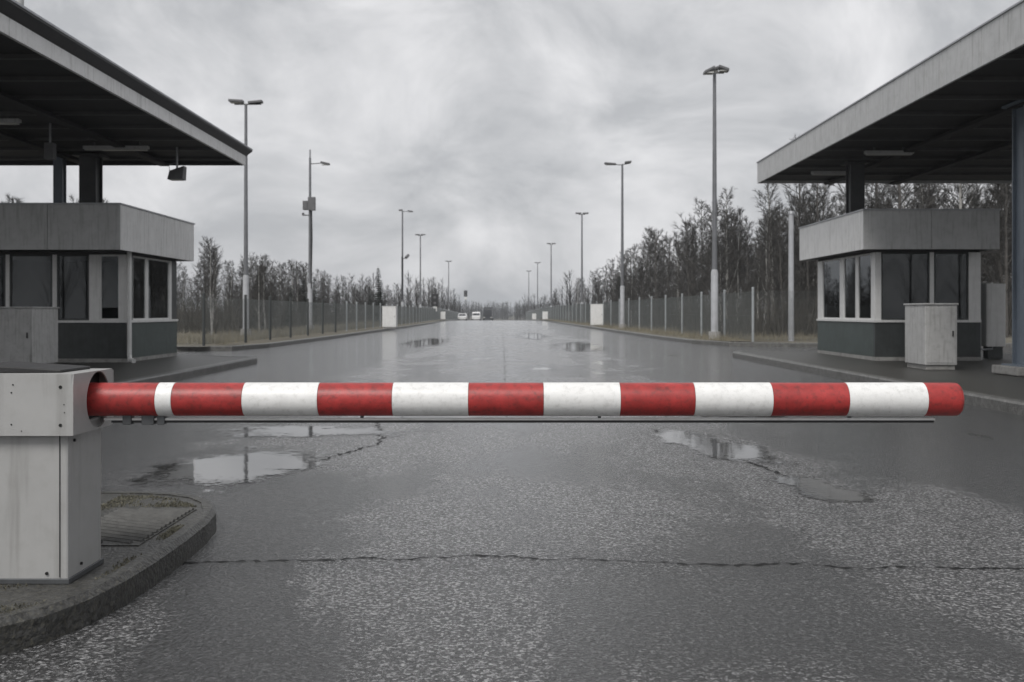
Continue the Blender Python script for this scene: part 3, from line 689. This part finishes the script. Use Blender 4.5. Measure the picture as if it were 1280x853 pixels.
# ------------------------------------------------------------------ lamp poles
def pole(label, x, y, h, style, name='lamp_pole', z0=None):
    z0 = drop(y) + VERGE - 0.012 if z0 is None else z0
    t = thing(name, label, 'lamp pole', (x, y, z0)); zt = drop(y) + h
    sl = 2.5 if y < 70 else 1.8
    MB().tube([(x, y, z0), (x, y, z0 + 0.28)], [0.24, 0.22], 10).build('concrete_base', 'concrete', t)
    MB().tube([(x, y, z0 + 0.25), (x, y, z0 + sl), (x, y, z0 + sl + 0.12)], [0.14, 0.135, 0.105], 12, False).build('lower_shaft', 'pole_white', t, smooth=True)
    MB().tube([(x, y, z0 + sl + 0.08), (x, y, zt - 0.1)], [0.098, 0.062], 12).build('upper_shaft', 'pole_grey', t, smooth=True)
    def head_(cx, cy, cz, w_, l_, rz=0, tilt=0.0):
        mb = MB().box(cx - w_ / 2, cx + w_ / 2, cy - l_ / 2, cy + l_ / 2, cz - 0.05, cz + 0.06)
        mb.v = [(a, b, c + (a - cx) * tilt) for a, b, c in mb.v]
        ho = mb.build('lamp_head', 'lamp_grey', t, 0.02)
        MB().box(cx - w_ * 0.4, cx + w_ * 0.4, cy - l_ * 0.4, cy + l_ * 0.4, cz - 0.075, cz - 0.051 - abs(tilt) * w_ * 0.4).build('lens', 'lamp_glass', ho)
    if style == 'twin':
        MB().tube([(x - 0.5, y, zt - 0.1), (x + 0.5, y, zt - 0.1)], 0.03, 8).build('cross_arm', 'lamp_grey', t)
        head_(x - 0.42, y, zt + 0.03, 0.62, 0.34, tilt=-0.06); head_(x + 0.42, y, zt - 0.02, 0.6, 0.34, tilt=0.1)
    elif style == 'flat':
        MB().tube([(x - 0.3, y, zt - 0.1), (x + 0.3, y, zt - 0.1)], 0.03, 8).build('cross_arm', 'lamp_grey', t)
        head_(x - 0.33, y - 0.1, zt, 0.55, 0.3); head_(x + 0.33, y - 0.1, zt, 0.55, 0.3)
    elif style == 'cluster':
        MB().tube([(x - 0.35, y, zt - 0.1), (x + 0.35, y, zt - 0.1)], 0.035, 8).build('cross_arm', 'lamp_grey', t)
        for i, (dx, dy, tl) in enumerate(((-0.25, -0.2, 0.5), (0.3, -0.15, -0.35), (0.02, 0.25, 0.3))): head_(x + dx, y + dy, zt + 0.07 * i - 0.06, 0.38, 0.4, tilt=tl)
    elif style == 'armleft':
        MB().tube([(x, y, zt - 0.15), (x - 0.8, y, zt - 0.1)], 0.03, 8).build('arm', 'lamp_grey', t)
        MB().tube([(x, y, zt - 0.12), (x + 0.45, y, zt - 0.05)], 0.03, 8).build('arm', 'lamp_grey', t)
        head_(x - 0.75, y, zt - 0.08, 0.7, 0.3, tilt=-0.08); head_(x + 0.35, y, zt + 0.02, 0.4, 0.3, tilt=0.12)
    elif style == 'camera':                     # mast with an arm lamp, a switch box, a bracket and cables
        MB().tube([(x, y, zt - 0.12), (x, y, zt + 0.35)], 0.05, 8).build('mast_top', 'galvanised', t)
        MB().tube([(x, y, zt - 0.45), (x + 0.72, y, zt - 0.4)], 0.028, 8).build('arm', 'lamp_grey', t)
        head_(x + 0.86, y, zt - 0.42, 0.5, 0.3, tilt=-0.22)
        bx_ = MB().box(x - 0.06, x + 0.34, y - 0.34, y - 0.07, zt - 3.1, zt - 2.35).build('switch_box', 'lamp_grey', t, 0.015)
        MB().box(x - 0.38, x - 0.1, y - 0.2, y + 0.12, zt - 3.05, zt - 2.55).build('speaker_box', 'lamp_grey', t, 0.015)
        MB().tube([(x, y, zt - 3.35), (x - 0.42, y - 0.1, zt - 3.35)], 0.03, 8).build('bracket', 'lamp_grey', t)
        MB().tube([(x - 0.3, y - 0.4, zt - 3.3), (x - 0.42, y + 0.12, zt - 3.26)], 0.07, 8).build('camera_head', 'lamp_grey', t)
        MB().tube([(x + 0.1, y - 0.1, zt - 3.1), (x + 0.12, y - 0.11, zt - 4.6), (x + 0.09, y - 0.1, zt - 7.5)], [0.045, 0.05, 0.03], 6).build('cable', 'dark_rubber', t)
    elif style == 'camera_far':
        MB().tube([(x, y, zt - 0.12), (x + 0.6, y, zt - 0.1)], 0.03, 8).build('arm', 'lamp_grey', t)
        head_(x + 0.72, y, zt - 0.1, 0.45, 0.3, tilt=-0.15); head_(x - 0.15, y, zt, 0.35, 0.3)
        MB().tube([(x, y, zt - 4.4), (x + 0.5, y - 0.1, zt - 4.25)], 0.03, 8).build('bracket', 'lamp_grey', t)
        MB().tube([(x + 0.35, y - 0.3, zt - 4.3), (x + 0.5, y + 0.2, zt - 4.05)], 0.13, 8).build('camera_head', 'lamp_grey', t)
        MB().tube([(x - 0.03, y - 0.1, zt - 4.2), (x - 0.03, y - 0.1, zt - 8)], 0.06, 6).build('cable', 'dark_rubber', t)
    return t
PH = 10.3
pole('tall lamp pole with two flat heads rising behind the left canopy corner', -11.6, 43.4, PH, 'twin')
pole('pole with a grey switch box, camera bracket and single lamp arm, left of road', -11.4, 56.2, PH - 0.35, 'camera')
pole('thin pole with lamp arm and dark camera partway up, behind left white cabinet', -9.86, 89.6, PH, 'camera_far')
pole('lamp pole with flat head between camera pole and the distant road end', -10.86, 118, PH, 'flat')
pole('small distant lamp pole on left, second farthest there', -11.2, 176, PH + 0.2, 'flat')
pole('tallest lamp pole with a cluster of floodlights behind right fence', 7.67, 37.7, PH, 'cluster')
pole('lamp pole with left-reaching head arms, second nearest on right', 6.76, 61, PH, 'armleft')
pole('lamp pole with flat heads rising behind right white cabinet', 6.5, 92.5, PH, 'flat')
pole('distant lamp pole on right, third farthest there', 5.27, 134, PH + 0.1, 'flat')
pole('distant lamp pole on right, second farthest there', 4.7, 183, PH + 0.35, 'flat')
pole('distant lamp pole on right, farthest of the row', 3.7, 219, PH + 0.6, 'flat')
wp = thing('concrete_post', 'plain white post taller than the fence, left of right booth', 'post', (9.7, 34.6, VERGE - 0.012))
MB().tube([(9.7, 34.6, VERGE - 0.012), (9.7, 34.6, 4.55)], [0.1, 0.085], 10).build('shaft', 'pole_white', wp, smooth=True)
MB().tube([(9.7, 34.6, 4.55), (9.7, 34.6, 4.65)], [0.11, 0.09], 10).build('cap', 'galvanised', wp)
def signal(label, x, y, zt):
    z0 = drop(y) + VERGE - 0.012
    t = thing('traffic_signal', label, 'signal', (x, y, z0))
    MB().tube([(x, y, z0), (x, y, zt)], 0.06, 8).build('post', 'galvanised', t)
    b = MB().box(x - 0.42, x + 0.42, y - 0.2, y, zt - 0.7, zt + 0.8).build('backboard', 'dark_rubber', t, 0.05)
    for k in range(2): MB().tube([(x, y - 0.2, zt - 0.35 + 0.7 * k), (x, y - 0.36, zt - 0.35 + 0.7 * k)], 0.17, 10).build('hood', 'lamp_grey', b)
    MB().box(x - 0.25, x + 0.25, y - 0.12, y - 0.05, zt - 1.4, zt - 0.8).build('sign_plate', 'frame_white', t)
signal('dark signal head on a post at the far left kerb', -9.6, 124, 2.6)
signal('tiny dark signal head on a thin tall mast near the road end', -11.4, 245, 5.6)

# ------------------------------------------------------------------ fences
def mesh_panel_data(L_, h):
    mb = MB(); p = 0.09; r = 0.0026
    def wire(a, b):
        d = Vector((b[0] - a[0], 0, b[1] - a[1])).normalized(); q = Vector((-d.z, 0, d.x)) * r
        mb.v.extend([(a[0] + q.x, -r, a[1] + q.z), (a[0] - q.x, -r, a[1] - q.z), (a[0], r, a[1]), (b[0] + q.x, -r, b[1] + q.z), (b[0] - q.x, -r, b[1] - q.z), (b[0], r, b[1])])
        k = len(mb.v) - 6
        mb.f.extend([(k, k + 1, k + 4, k + 3), (k + 1, k + 2, k + 5, k + 4), (k + 2, k, k + 3, k + 5)])
    c = -h
    while c < L_:
        a = (max(c, 0), max(0, -c)); b = (min(c + h, L_), min(h, L_ - c))
        wire(a, b); wire((L_ - a[0], a[1]), (L_ - b[0], b[1])); c += p
    for z in (0.01, h / 2, h - 0.01): mb.v.extend([]); wire((0, z), (L_, z))
    me = bpy.data.meshes.new('mesh_panel'); me.from_pydata(mb.v, [], mb.f); me.materials.append(M['fence_wire']); return me
def fence(label, pts, sp, h, zb, light):
    """posts every sp metres along pts with a chain-link panel between each two"""
    P = [Vector(p) for p in pts]; t = thing('chain_link_fence', label, 'fence', (P[0].x, P[0].y, 0))
    pos = []; carry = 0
    for a, b in zip(P, P[1:]):
        L_ = (b - a).length; s = carry
        while s < L_: pos.append(a.lerp(b, s / L_)); s += sp
        carry = s - L_
    panel = mesh_panel_data(sp - 0.06, h - 0.12); me_post = {}
    for i, p in enumerate(pos):
        z = drop(p.y) + zb(p.y)
        m = light(i)
        if m not in me_post:
            pm = MB().tube([(0, 0, -0.1), (0, 0, h + 0.06)], 0.045, 8); pm.tube([(0, 0, h + 0.06), (0, 0, h + 0.09)], [0.055, 0.03], 8)
            o = pm.build('post', m, loc=(0, 0, 0)); me_post[m] = o.data
        else:
            o = bpy.data.objects.new('post', me_post[m]); C.objects.link(o)
        o.parent = t; o.location = Vector((p.x, p.y, z)) - ORG[t.name]
        if i + 1 < len(pos):
            q = pos[i + 1]; d = q - p
            w_ = bpy.data.objects.new('mesh_panel', panel); C.objects.link(w_); w_.parent = t
            n_ = d.normalized()
            w_.location = Vector((p.x + n_.x * 0.03, p.y + n_.y * 0.03, z + 0.06)) - ORG[t.name]; w_.rotation_euler = (0, 0, math.atan2(d.y, d.x))
    return t
LZ = lambda y: VERGE - 0.01
fence('long chain-link fence on slim dark posts along the left verge', [(-15.5, 26.2 + 3.1), (-9.2, 29.3), (-8.8, 32.6), (-8.7, 71), (-8.9, 95), (-10.0, 150), (-11.8, 230)], 3.3, 1.5, LZ, lambda i: 'fence_post_dark' if i < 9 else 'fence_post')
fence('long chain-link fence on pale posts along the right verge', [(16.3, 34.3), (8.3, 34.3), (8.0, 44), (7.4, 60), (6.6, 80), (5.9, 100), (4.8, 150), (3.1, 230)], 4.0, 1.78, LZ, lambda i: 'fence_post')

# ------------------------------------------------------------------ trees
def tree_data(seed, h, kind):
    r = random.Random(seed); tr = MB(); cr = MB()
    lean = Vector((r.uniform(-.03, .03), r.uniform(-.03, .03), 1))
    def path(p, d, L_, n, wob, up):
        pts = [p.copy()]; d = d.normalized()
        for i in range(n):
            d = (d + Vector((r.uniform(-wob, wob), r.uniform(-wob, wob), r.uniform(-wob, wob) + up))).normalized()
            pts.append(pts[-1] + d * L_ / n)
        return pts
    trunk = path(Vector((0, 0, -0.15)), lean, h * 0.96, 9, 0.045, 0.05)
    r0 = h * 0.0105 + 0.012
    tr.tube(trunk, [r0 * (1.25 if i == 0 else 1) * (1 - 0.93 * i / 9) + 0.006 for i in range(10)], 7)
    def at(t):
        f = t * 9; i = min(8, int(f)); return trunk[i].lerp(trunk[i + 1], f - i)
    def blade(pts, w0):                         # a fine twig: three-sided, tapering to nothing
        cr.tube(pts, [w0 * (1 - 0.8 * i / (len(pts) - 1)) for i in range(len(pts))], 3, False)
    if kind == 'spruce':
        z = 0.1
        while z < 0.985:
            R_ = h * 0.17 * (1 - z) ** 0.85 + 0.08
            for k in range(r.randint(6, 9)):
                a = r.uniform(0, 6.283); L_ = R_ * r.uniform(0.65, 1.15); base = at(z)
                dr = Vector((math.cos(a), math.sin(a), -0.32)); sd_ = Vector((-math.sin(a), math.cos(a), 0))
                tip = base + dr * L_ + Vector((0, 0, 0.1 * L_))
                cr.tube([base, base + dr * L_ * 0.6, tip], [0.02, 0.012, 0.004], 3, False)
                for j in range(11):
                    q = base.lerp(tip, 0.15 + 0.85 * j / 10); s_ = L_ * 0.32 * (1.1 - j / 11) + 0.06
                    for sg in (-1, 1):
                        e = q + (sd_ * sg + dr * 0.7) * s_ * r.uniform(.6, 1.2) + Vector((0, 0, -r.uniform(.05, .25) * s_ - 0.03))
                        m_ = (q + e) / 2 + Vector((0, 0, -0.1 - 0.1 * s_))
                        cr.v += [tuple(q), tuple(e), tuple(m_)]; k_ = len(cr.v); cr.f.append((k_ - 3, k_ - 2, k_ - 1))
            z += 0.033
        return tr, cr
    n1 = {'birch': 34, 'alder': 40, 'bush': 46}[kind]
    lo = {'birch': 0.24, 'alder': 0.14, 'bush': 0.03}[kind]
    for i in range(n1):
        t = lo + (0.97 - lo) * (i / n1) ** 0.9; base = at(t); a = i * 2.4 + r.uniform(-.6, .6)
        L_ = h * ({'birch': 0.25, 'alder': 0.28, 'bush': 0.36}[kind]) * (1 - t * 0.78) * r.uniform(0.6, 1.2)
        rise = r.uniform(0.75, 1.5) if kind != 'alder' else r.uniform(0.5, 1.1)
        p1 = path(base, Vector((math.cos(a), math.sin(a), rise)), L_, 5, 0.16, 0.10)
        w1 = 0.010 + 0.005 * L_
        (tr if L_ > h * 0.17 else cr).tube(p1, [w1 * (1.3 - 1.1 * k / 5) for k in range(6)], 4, False)
        for j in range(r.randint(5, 8)):
            f = r.uniform(0.2, 1.0) * 5; k = min(4, int(f)); b2 = p1[k].lerp(p1[k + 1], f - k)
            d0 = (p1[k + 1] - p1[k]).normalized()
            d2 = d0 + Vector((r.uniform(-1, 1), r.uniform(-1, 1), r.uniform(-.3, .7))) * 0.75
            L2 = L_ * r.uniform(0.25, 0.5)
            p2 = path(b2, d2, L2, 3, 0.2, 0.02)
            blade(p2, 0.0125)
            for q in range(r.randint(4, 8)):
                b3 = p2[r.randint(0, 2)].lerp(p2[-1], r.random())
                d3 = (p2[-1] - p2[0]).normalized() + Vector((r.uniform(-1, 1), r.uniform(-1, 1), r.uniform(-.7, .5))) * 0.8
                p3 = path(b3, d3, L2 * r.uniform(.35, .75) + 0.08, 2, 0.25, -0.08 if kind == 'birch' else 0)
                blade(p3, 0.0085)
    return tr, cr
PROTO = {}
def make_protos():
    spec = [('birch', 4), ('alder', 3), ('bush', 3), ('spruce', 2)]
    for kind, k in spec:
        PROTO[kind] = []
        for i in range(k):
            a, b = tree_data(hash_(kind) + i * 17, 8.0, kind)
            out = []
            for mb, nm in ((a, 'trunk'), (b, 'crown')):
                me = bpy.data.meshes.new(nm); me.from_pydata([tuple(v) for v in mb.v], [], mb.f)
                mm = 'birch_bark' if kind == 'birch' and nm == 'trunk' and i % 2 == 0 else 'bark' if nm == 'trunk' else 'needles' if kind == 'spruce' else ('twig' if i % 2 else 'twig_grey')
                me.materials.append(M[mm]); out.append(me)
            PROTO[kind].append(out)
def hash_(s): return sum(ord(c) * (i + 1) for i, c in enumerate(s))
make_protos()
NAME = {'birch': 'birch_tree', 'alder': 'bare_tree', 'bush': 'bare_bush', 'spruce': 'spruce_tree'}
def tree(kind, x, y, h, label, group, var=None):
    tr, cr = PROTO[kind][rnd.randrange(len(PROTO[kind])) if var is None else var]
    t = thing(NAME[kind], label, 'bush' if kind == 'bush' else 'tree', (x, y, drop(y) + VERGE - 0.01), group)
    s = h / 8.0; t.scale = (s * rnd.uniform(.85, 1.2), s * rnd.uniform(.85, 1.2), s); t.rotation_euler = (0, 0, rnd.uniform(0, 6.28))
    for me in (tr, cr):
        o = bpy.data.objects.new(me.name, me); C.objects.link(o); o.parent = t
    return t
F = 1244.4
TOPL = [(150, 250), (225, 320), (262, 292), (290, 325), (325, 315), (345, 322), (400, 336), (440, 345), (480, 352), (520, 362), (555, 372), (590, 380)]
TOPR = [(650, 380), (690, 366), (730, 344), (775, 318), (805, 285), (845, 300), (885, 240), (930, 268), (965, 262), (1000, 242), (1060, 232), (1120, 215), (1300, 190)]
def forest(side, n, d0, d1, words):
    """trees stand in a belt behind the fence; the belt grows lower with distance as the young wood does"""
    top = TOPL if side < 0 else TOPR
    for i in range(n):
        y = d0 * (d1 / d0) ** rnd.random()
        edge = -12.5 - 0.02 * y if side < 0 else 10.0 - 0.02 * y
        x = edge + side * (rnd.random() ** 1.3) * (10 + y * 0.30)
        px = 640 + F * x / y
        hh = H + (390 - lerp_pts(top, px)) * y / F - drop(y)
        hh *= rnd.choice((0.62, 0.75, 0.85, 0.95, 1.0, 1.06))
        hh = max(3.0, min(13, hh))
        k = rnd.random(); kind = 'birch' if k < .46 else 'alder' if k < .93 else 'spruce'
        if side < 0 and x > -14 and 84 < y < 92: continue
        px = 640 + F * x / y
        if side < 0: wh = 'behind the left booth' if px < 225 else 'just right of left booth' if px < 307 else 'right of the nearest left lamp pole' if px < 388 else 'right of the switch-box pole' if px < 500 else 'beyond the left white cabinet'
        else: wh = 'behind the right booth' if px > 1005 else 'between tallest lamp pole and right booth' if px > 893 else 'left of the tallest lamp pole' if px > 778 else 'just right of the right white cabinet' if px > 725 else 'beyond the right white cabinet'
        row = 'at the wood edge' if abs(x - edge) < 5 else 'deeper in the wood'
        lab = '%s %s %s' % (words[kind], row, wh)
        tree(kind, x, y, hh * (0.85 if kind == 'spruce' else 1), lab, lab)
wl_ = wr_ = {'birch': 'slim leafless birch', 'alder': 'bare spreading tree', 'spruce': 'dark pointed spruce'}
forest(-1, 150, 52, 190, wl_)
forest(1, 185, 43, 170, wr_)
tree('birch', -12.8, 42.5, 4.4, 'pale-stemmed slim birch nearest the left fence, right of left booth', None, 0)
tree('birch', 11.4, 53, 8.0, 'tallest slim birch beside the tallest right lamp pole', None, 2)
tree('spruce', -12.2, 92, 5.6, 'dark pointed spruce just left of the thin camera pole', None, 0)
for i in range(26):                              # trees beyond the right booth, seen between roof and canopy
    y = rnd.uniform(38, 58); x = 13 + rnd.random() * 20
    tree('birch' if i % 3 else 'alder', x, y, rnd.uniform(7.5, 10.5), 'leafless %s seen between right booth roof and canopy' % ('birch' if i % 3 else 'spreading tree'), 'trees behind the right booth')
for i in range(46):
    s_ = -1 if i % 2 else 1; y = rnd.uniform(40, 120); x = (-12.2 if s_ < 0 else 9.6) - 0.02 * y + s_ * rnd.random() * 9
    tree('bush', x, y, rnd.uniform(1.8, 3.4), 'low bare bush at the wood edge behind the %s fence' % ('left' if s_ < 0 else 'right'), 'bushes at the %s wood edge' % ('left' if s_ < 0 else 'right'))

# undergrowth, dry grass and the far wood: masses nobody could count
def stalks(name, m, n, region, hmin, hmax, wd, seed, label, cat):
    r = random.Random(seed); mb = MB()
    for i in range(n):
        x, y = region(r); z = drop(y) + VERGE - 0.02; h = r.uniform(hmin, hmax) * (0.5 + 0.8 * r.random())
        a = r.uniform(0, 6.28); q = Vector((math.cos(a), math.sin(a), 0)) * wd * r.uniform(.6, 1.4)
        l_ = Vector((r.uniform(-.35, .35), r.uniform(-.35, .35), 1)) * h
        k = len(mb.v); p = Vector((x, y, z))
        mb.v += [tuple(p - q), tuple(p + q), tuple(p + l_ * 0.6 + q * 0.6), tuple(p + l_)]
        mb.f += [(k, k + 1, k + 2), (k, k + 2, k + 3)]
    me = bpy.data.meshes.new(name); me.from_pydata(mb.v, [], mb.f); me.materials.append(M[m])
    o = bpy.data.objects.new(name, me); C.objects.link(o); tag(o, label, cat, kind='stuff')
def reg_l(r):
    y = 31 * (150 / 31) ** (r.random() ** 1.2); return -9.0 - 0.012 * max(0, y - 60) - (r.random() ** 1.4) * 6.0, y
def reg_r(r):
    y = 34.5 * (150 / 34.5) ** (r.random() ** 1.2); e = lerp_pts(RIGHT, y) + 0.5; return e + (r.random() ** 1.4) * 6.0, y
def und_l(r):
    y = 46 * (200 / 46) ** r.random(); return -12.2 - 0.02 * y - r.random() * (12 + y * .25), y
def und_r(r):
    y = 40 * (180 / 40) ** r.random(); return 9.6 - 0.02 * y + r.random() * (12 + y * .3), y
stalks('dry_grass', 'dry_grass', 14000, reg_l, 0.10, 0.3, 0.006, 1, 'pale dry grass on the verge under the left fence', 'grass')
stalks('dry_grass', 'dry_grass', 14000, reg_r, 0.10, 0.3, 0.006, 2, 'pale dry grass on the verge under the right fence', 'grass')
stalks('undergrowth', 'brush', 22000, und_l, 0.7, 2.1, 0.018, 3, 'dark leafless undergrowth filling the wood behind the left fence', 'undergrowth')
stalks('undergrowth', 'brush', 26000, und_r, 0.7, 2.4, 0.018, 4, 'dark leafless undergrowth filling the wood behind the right fence', 'undergrowth')
def far_wood():
    r = random.Random(21); mb = MB()
    def one(x, y, h, nb=34, bw=0.05):
        z = drop(y) + VERGE - 0.02; p = Vector((x, y, z)); mb.tube([p, p + Vector((r.uniform(-.2, .2), 0, h))], [0.13, 0.02], 3, False)
        for k in range(nb):
            b = p + Vector((0, 0, h * (0.06 + 0.9 * r.random()))); a = r.uniform(0, 6.28); L_ = (h - (b.z - z)) * .3 + .5
            e = b + Vector((math.cos(a) * L_, math.sin(a) * L_, L_ * r.uniform(.6, 1.5))); q = Vector((-math.sin(a), math.cos(a), 0)) * bw
            c_ = len(mb.v); mb.v += [tuple(b - q), tuple(b + q), tuple(e + q * .6), tuple(e - q * .6)]; mb.f.append((c_, c_ + 1, c_ + 2, c_ + 3))
    for i in range(560):
        y = 170 * (520 / 170) ** r.random()
        if r.random() < .5: x = lerp_pts(LEFT, y) - 5 - r.random() ** 1.5 * y * .5
        else: x = lerp_pts(RIGHT, y) + 5 + r.random() ** 1.5 * y * .5
        one(x, y, r.uniform(5, 9.5))
    for i in range(420):
        y = r.uniform(560, 720); x = r.uniform(-260, 240); one(x, y, r.uniform(8, 13))
    for i in range(330):
        y = r.uniform(640, 680); x = r.uniform(-70, 40); one(x, y, r.uniform(7, 13))
    for i in range(150): one(r.uniform(-120, 120), r.uniform(-58, -44), r.uniform(8, 13), 110, 0.018)  # unseen trees behind the camera, added to darken booth pane reflections
    me = bpy.data.meshes.new('far_wood'); me.from_pydata(mb.v, [], mb.f); me.materials.append(M['twig'])
    o = bpy.data.objects.new('far_wood', me); C.objects.link(o); tag(o, 'far-off bare wood closing the road end, plus added unseen trees behind the camera', 'wood', kind='stuff')
far_wood()
def moss():
    r = random.Random(5); mb = MB()
    while len(mb.f) < 3800:
        x, y = r.uniform(-2.2, -1.56), r.uniform(3.3, 5.6)
        if -2.16 < x < -1.675 and 3.77 < y < 4.12: continue
        if -2.1 < x < -1.63 and 4.38 < y < 5.28: continue
        if x > lerp_pts([(3.2, -1.9), (3.45, -1.68), (3.9, -1.57), (5.0, -1.58), (5.3, -1.68), (5.5, -1.85), (5.65, -2.1)], y): continue
        if noise.noise(Vector((x * 3.1, y * 3.1, 4))) + r.uniform(-.25, .25) < 0.2: continue
        h = r.uniform(.004, .014); a = r.uniform(0, 6.28); q = Vector((math.cos(a), math.sin(a), 0)) * r.uniform(.002, .006); p = Vector((x, y, .113)); k = len(mb.v)
        mb.v += [tuple(p - q), tuple(p + q), tuple(p + Vector((r.uniform(-.006, .006), r.uniform(-.006, .006), h)))]; mb.f.append((k, k + 1, k + 2))
    me = bpy.data.meshes.new('moss'); me.from_pydata(mb.v, [], mb.f); me.materials.append(M['moss'])
    o = bpy.data.objects.new('moss', me); C.objects.link(o); tag(o, 'thin yellowish moss on the island round the barrier housing', 'moss', kind='stuff')
moss()

# ------------------------------------------------------------------ far vehicles
def vehicle(name, label, cat, x, y, L_, wd, prof, m, glass, lights_z):
    """prof: (y along the car from its nose, z) closed outline; glass: quads on the nose side"""
    z0 = drop(y); t = thing(name, label, cat, (x, y, z0))
    mb = MB(); n = len(prof)
    for s_, k in ((-1, 0), (1, 0)):
        for (a, z) in prof: mb.v.append((x + s_ * wd / 2 * (1 if z < 1.0 else 0.9), y + a, z0 + z))
    mb.f += [tuple(range(n)), tuple(reversed(range(n, 2 * n)))] + [(i, (i + 1) % n, n + (i + 1) % n, n + i) for i in range(n)]
    mb.build('body', m, t, 0.03)
    (a0, za), (a1, zb) = glass
    g = MB(); g.poly([(x - wd * .42, y + a0 - .02, z0 + za + .04), (x + wd * .42, y + a0 - .02, z0 + za + .04), (x + wd * .38, y + a1 - .02, z0 + zb), (x - wd * .38, y + a1 - .02, z0 + zb)]); g.build('windscreen', 'car_dark', t)
    for s_ in (-1, 1):
        MB().box(x + s_ * wd * .28, x + s_ * wd * .46, y - .03, y + .05, z0 + lights_z, z0 + lights_z + .16).build('headlight', 'headlight', t)
        for a in (0.8, L_ - 0.85): MB().tube([(x + s_ * (wd / 2 - .2), y + a, z0 + .33), (x + s_ * (wd / 2 + .01), y + a, z0 + .33)], .33, 14).build('wheel', 'tyre', t)
CAR = [(0, .3), (0, .75), (.9, .92), (1.7, 1.42), (3.3, 1.44), (4.2, .98), (4.3, .35)]
VAN = [(0, .3), (0, .95), (.7, 1.15), (1.4, 1.95), (4.9, 2.0), (5.0, .35)]
LORRY = [(0, .4), (0, 1.3), (.15, 2.9), (2.2, 3.1), (2.3, 3.5), (9.5, 3.5), (9.5, .5)]
vehicle('parked_van', 'white van far down the road on the left side', 'van', -8.4, 232, 5.0, 1.95, VAN, 'car_white', ((.7, 1.15), (1.4, 1.9)), .7)
vehicle('lorry', 'dark lorry at the far end of the road', 'lorry', -6.4, 262, 9.5, 2.5, LORRY, 'car_dark', ((.02, 1.5), (.13, 2.7)), .7)
vehicle('oncoming_car', 'small white car far down the road beside the dark lorry', 'car', -10.3, 205, 4.3, 1.75, CAR, 'car_white', ((.9, .92), (1.7, 1.4)), .55)

# ------------------------------------------------------------------ haze
def haze():
    o = MB().box(-1700, 1700, -70, 2700, -6, 16).build('haze', 'steel_dark')
    m = bpy.data.materials.new('haze_air'); m.use_nodes = True; t = m.node_tree; t.nodes.clear()
    v = t.nodes.new('ShaderNodeVolumePrincipled'); v.inputs['Color'].default_value = (0.86, 0.9, 0.95, 1); v.inputs['Density'].default_value = 0.00045
    ou = t.nodes.new('ShaderNodeOutputMaterial'); t.links.new(v.outputs[0], ou.inputs['Volume'])
    o.data.materials.clear(); o.data.materials.append(m); tag(o, kind='stuff')
haze()
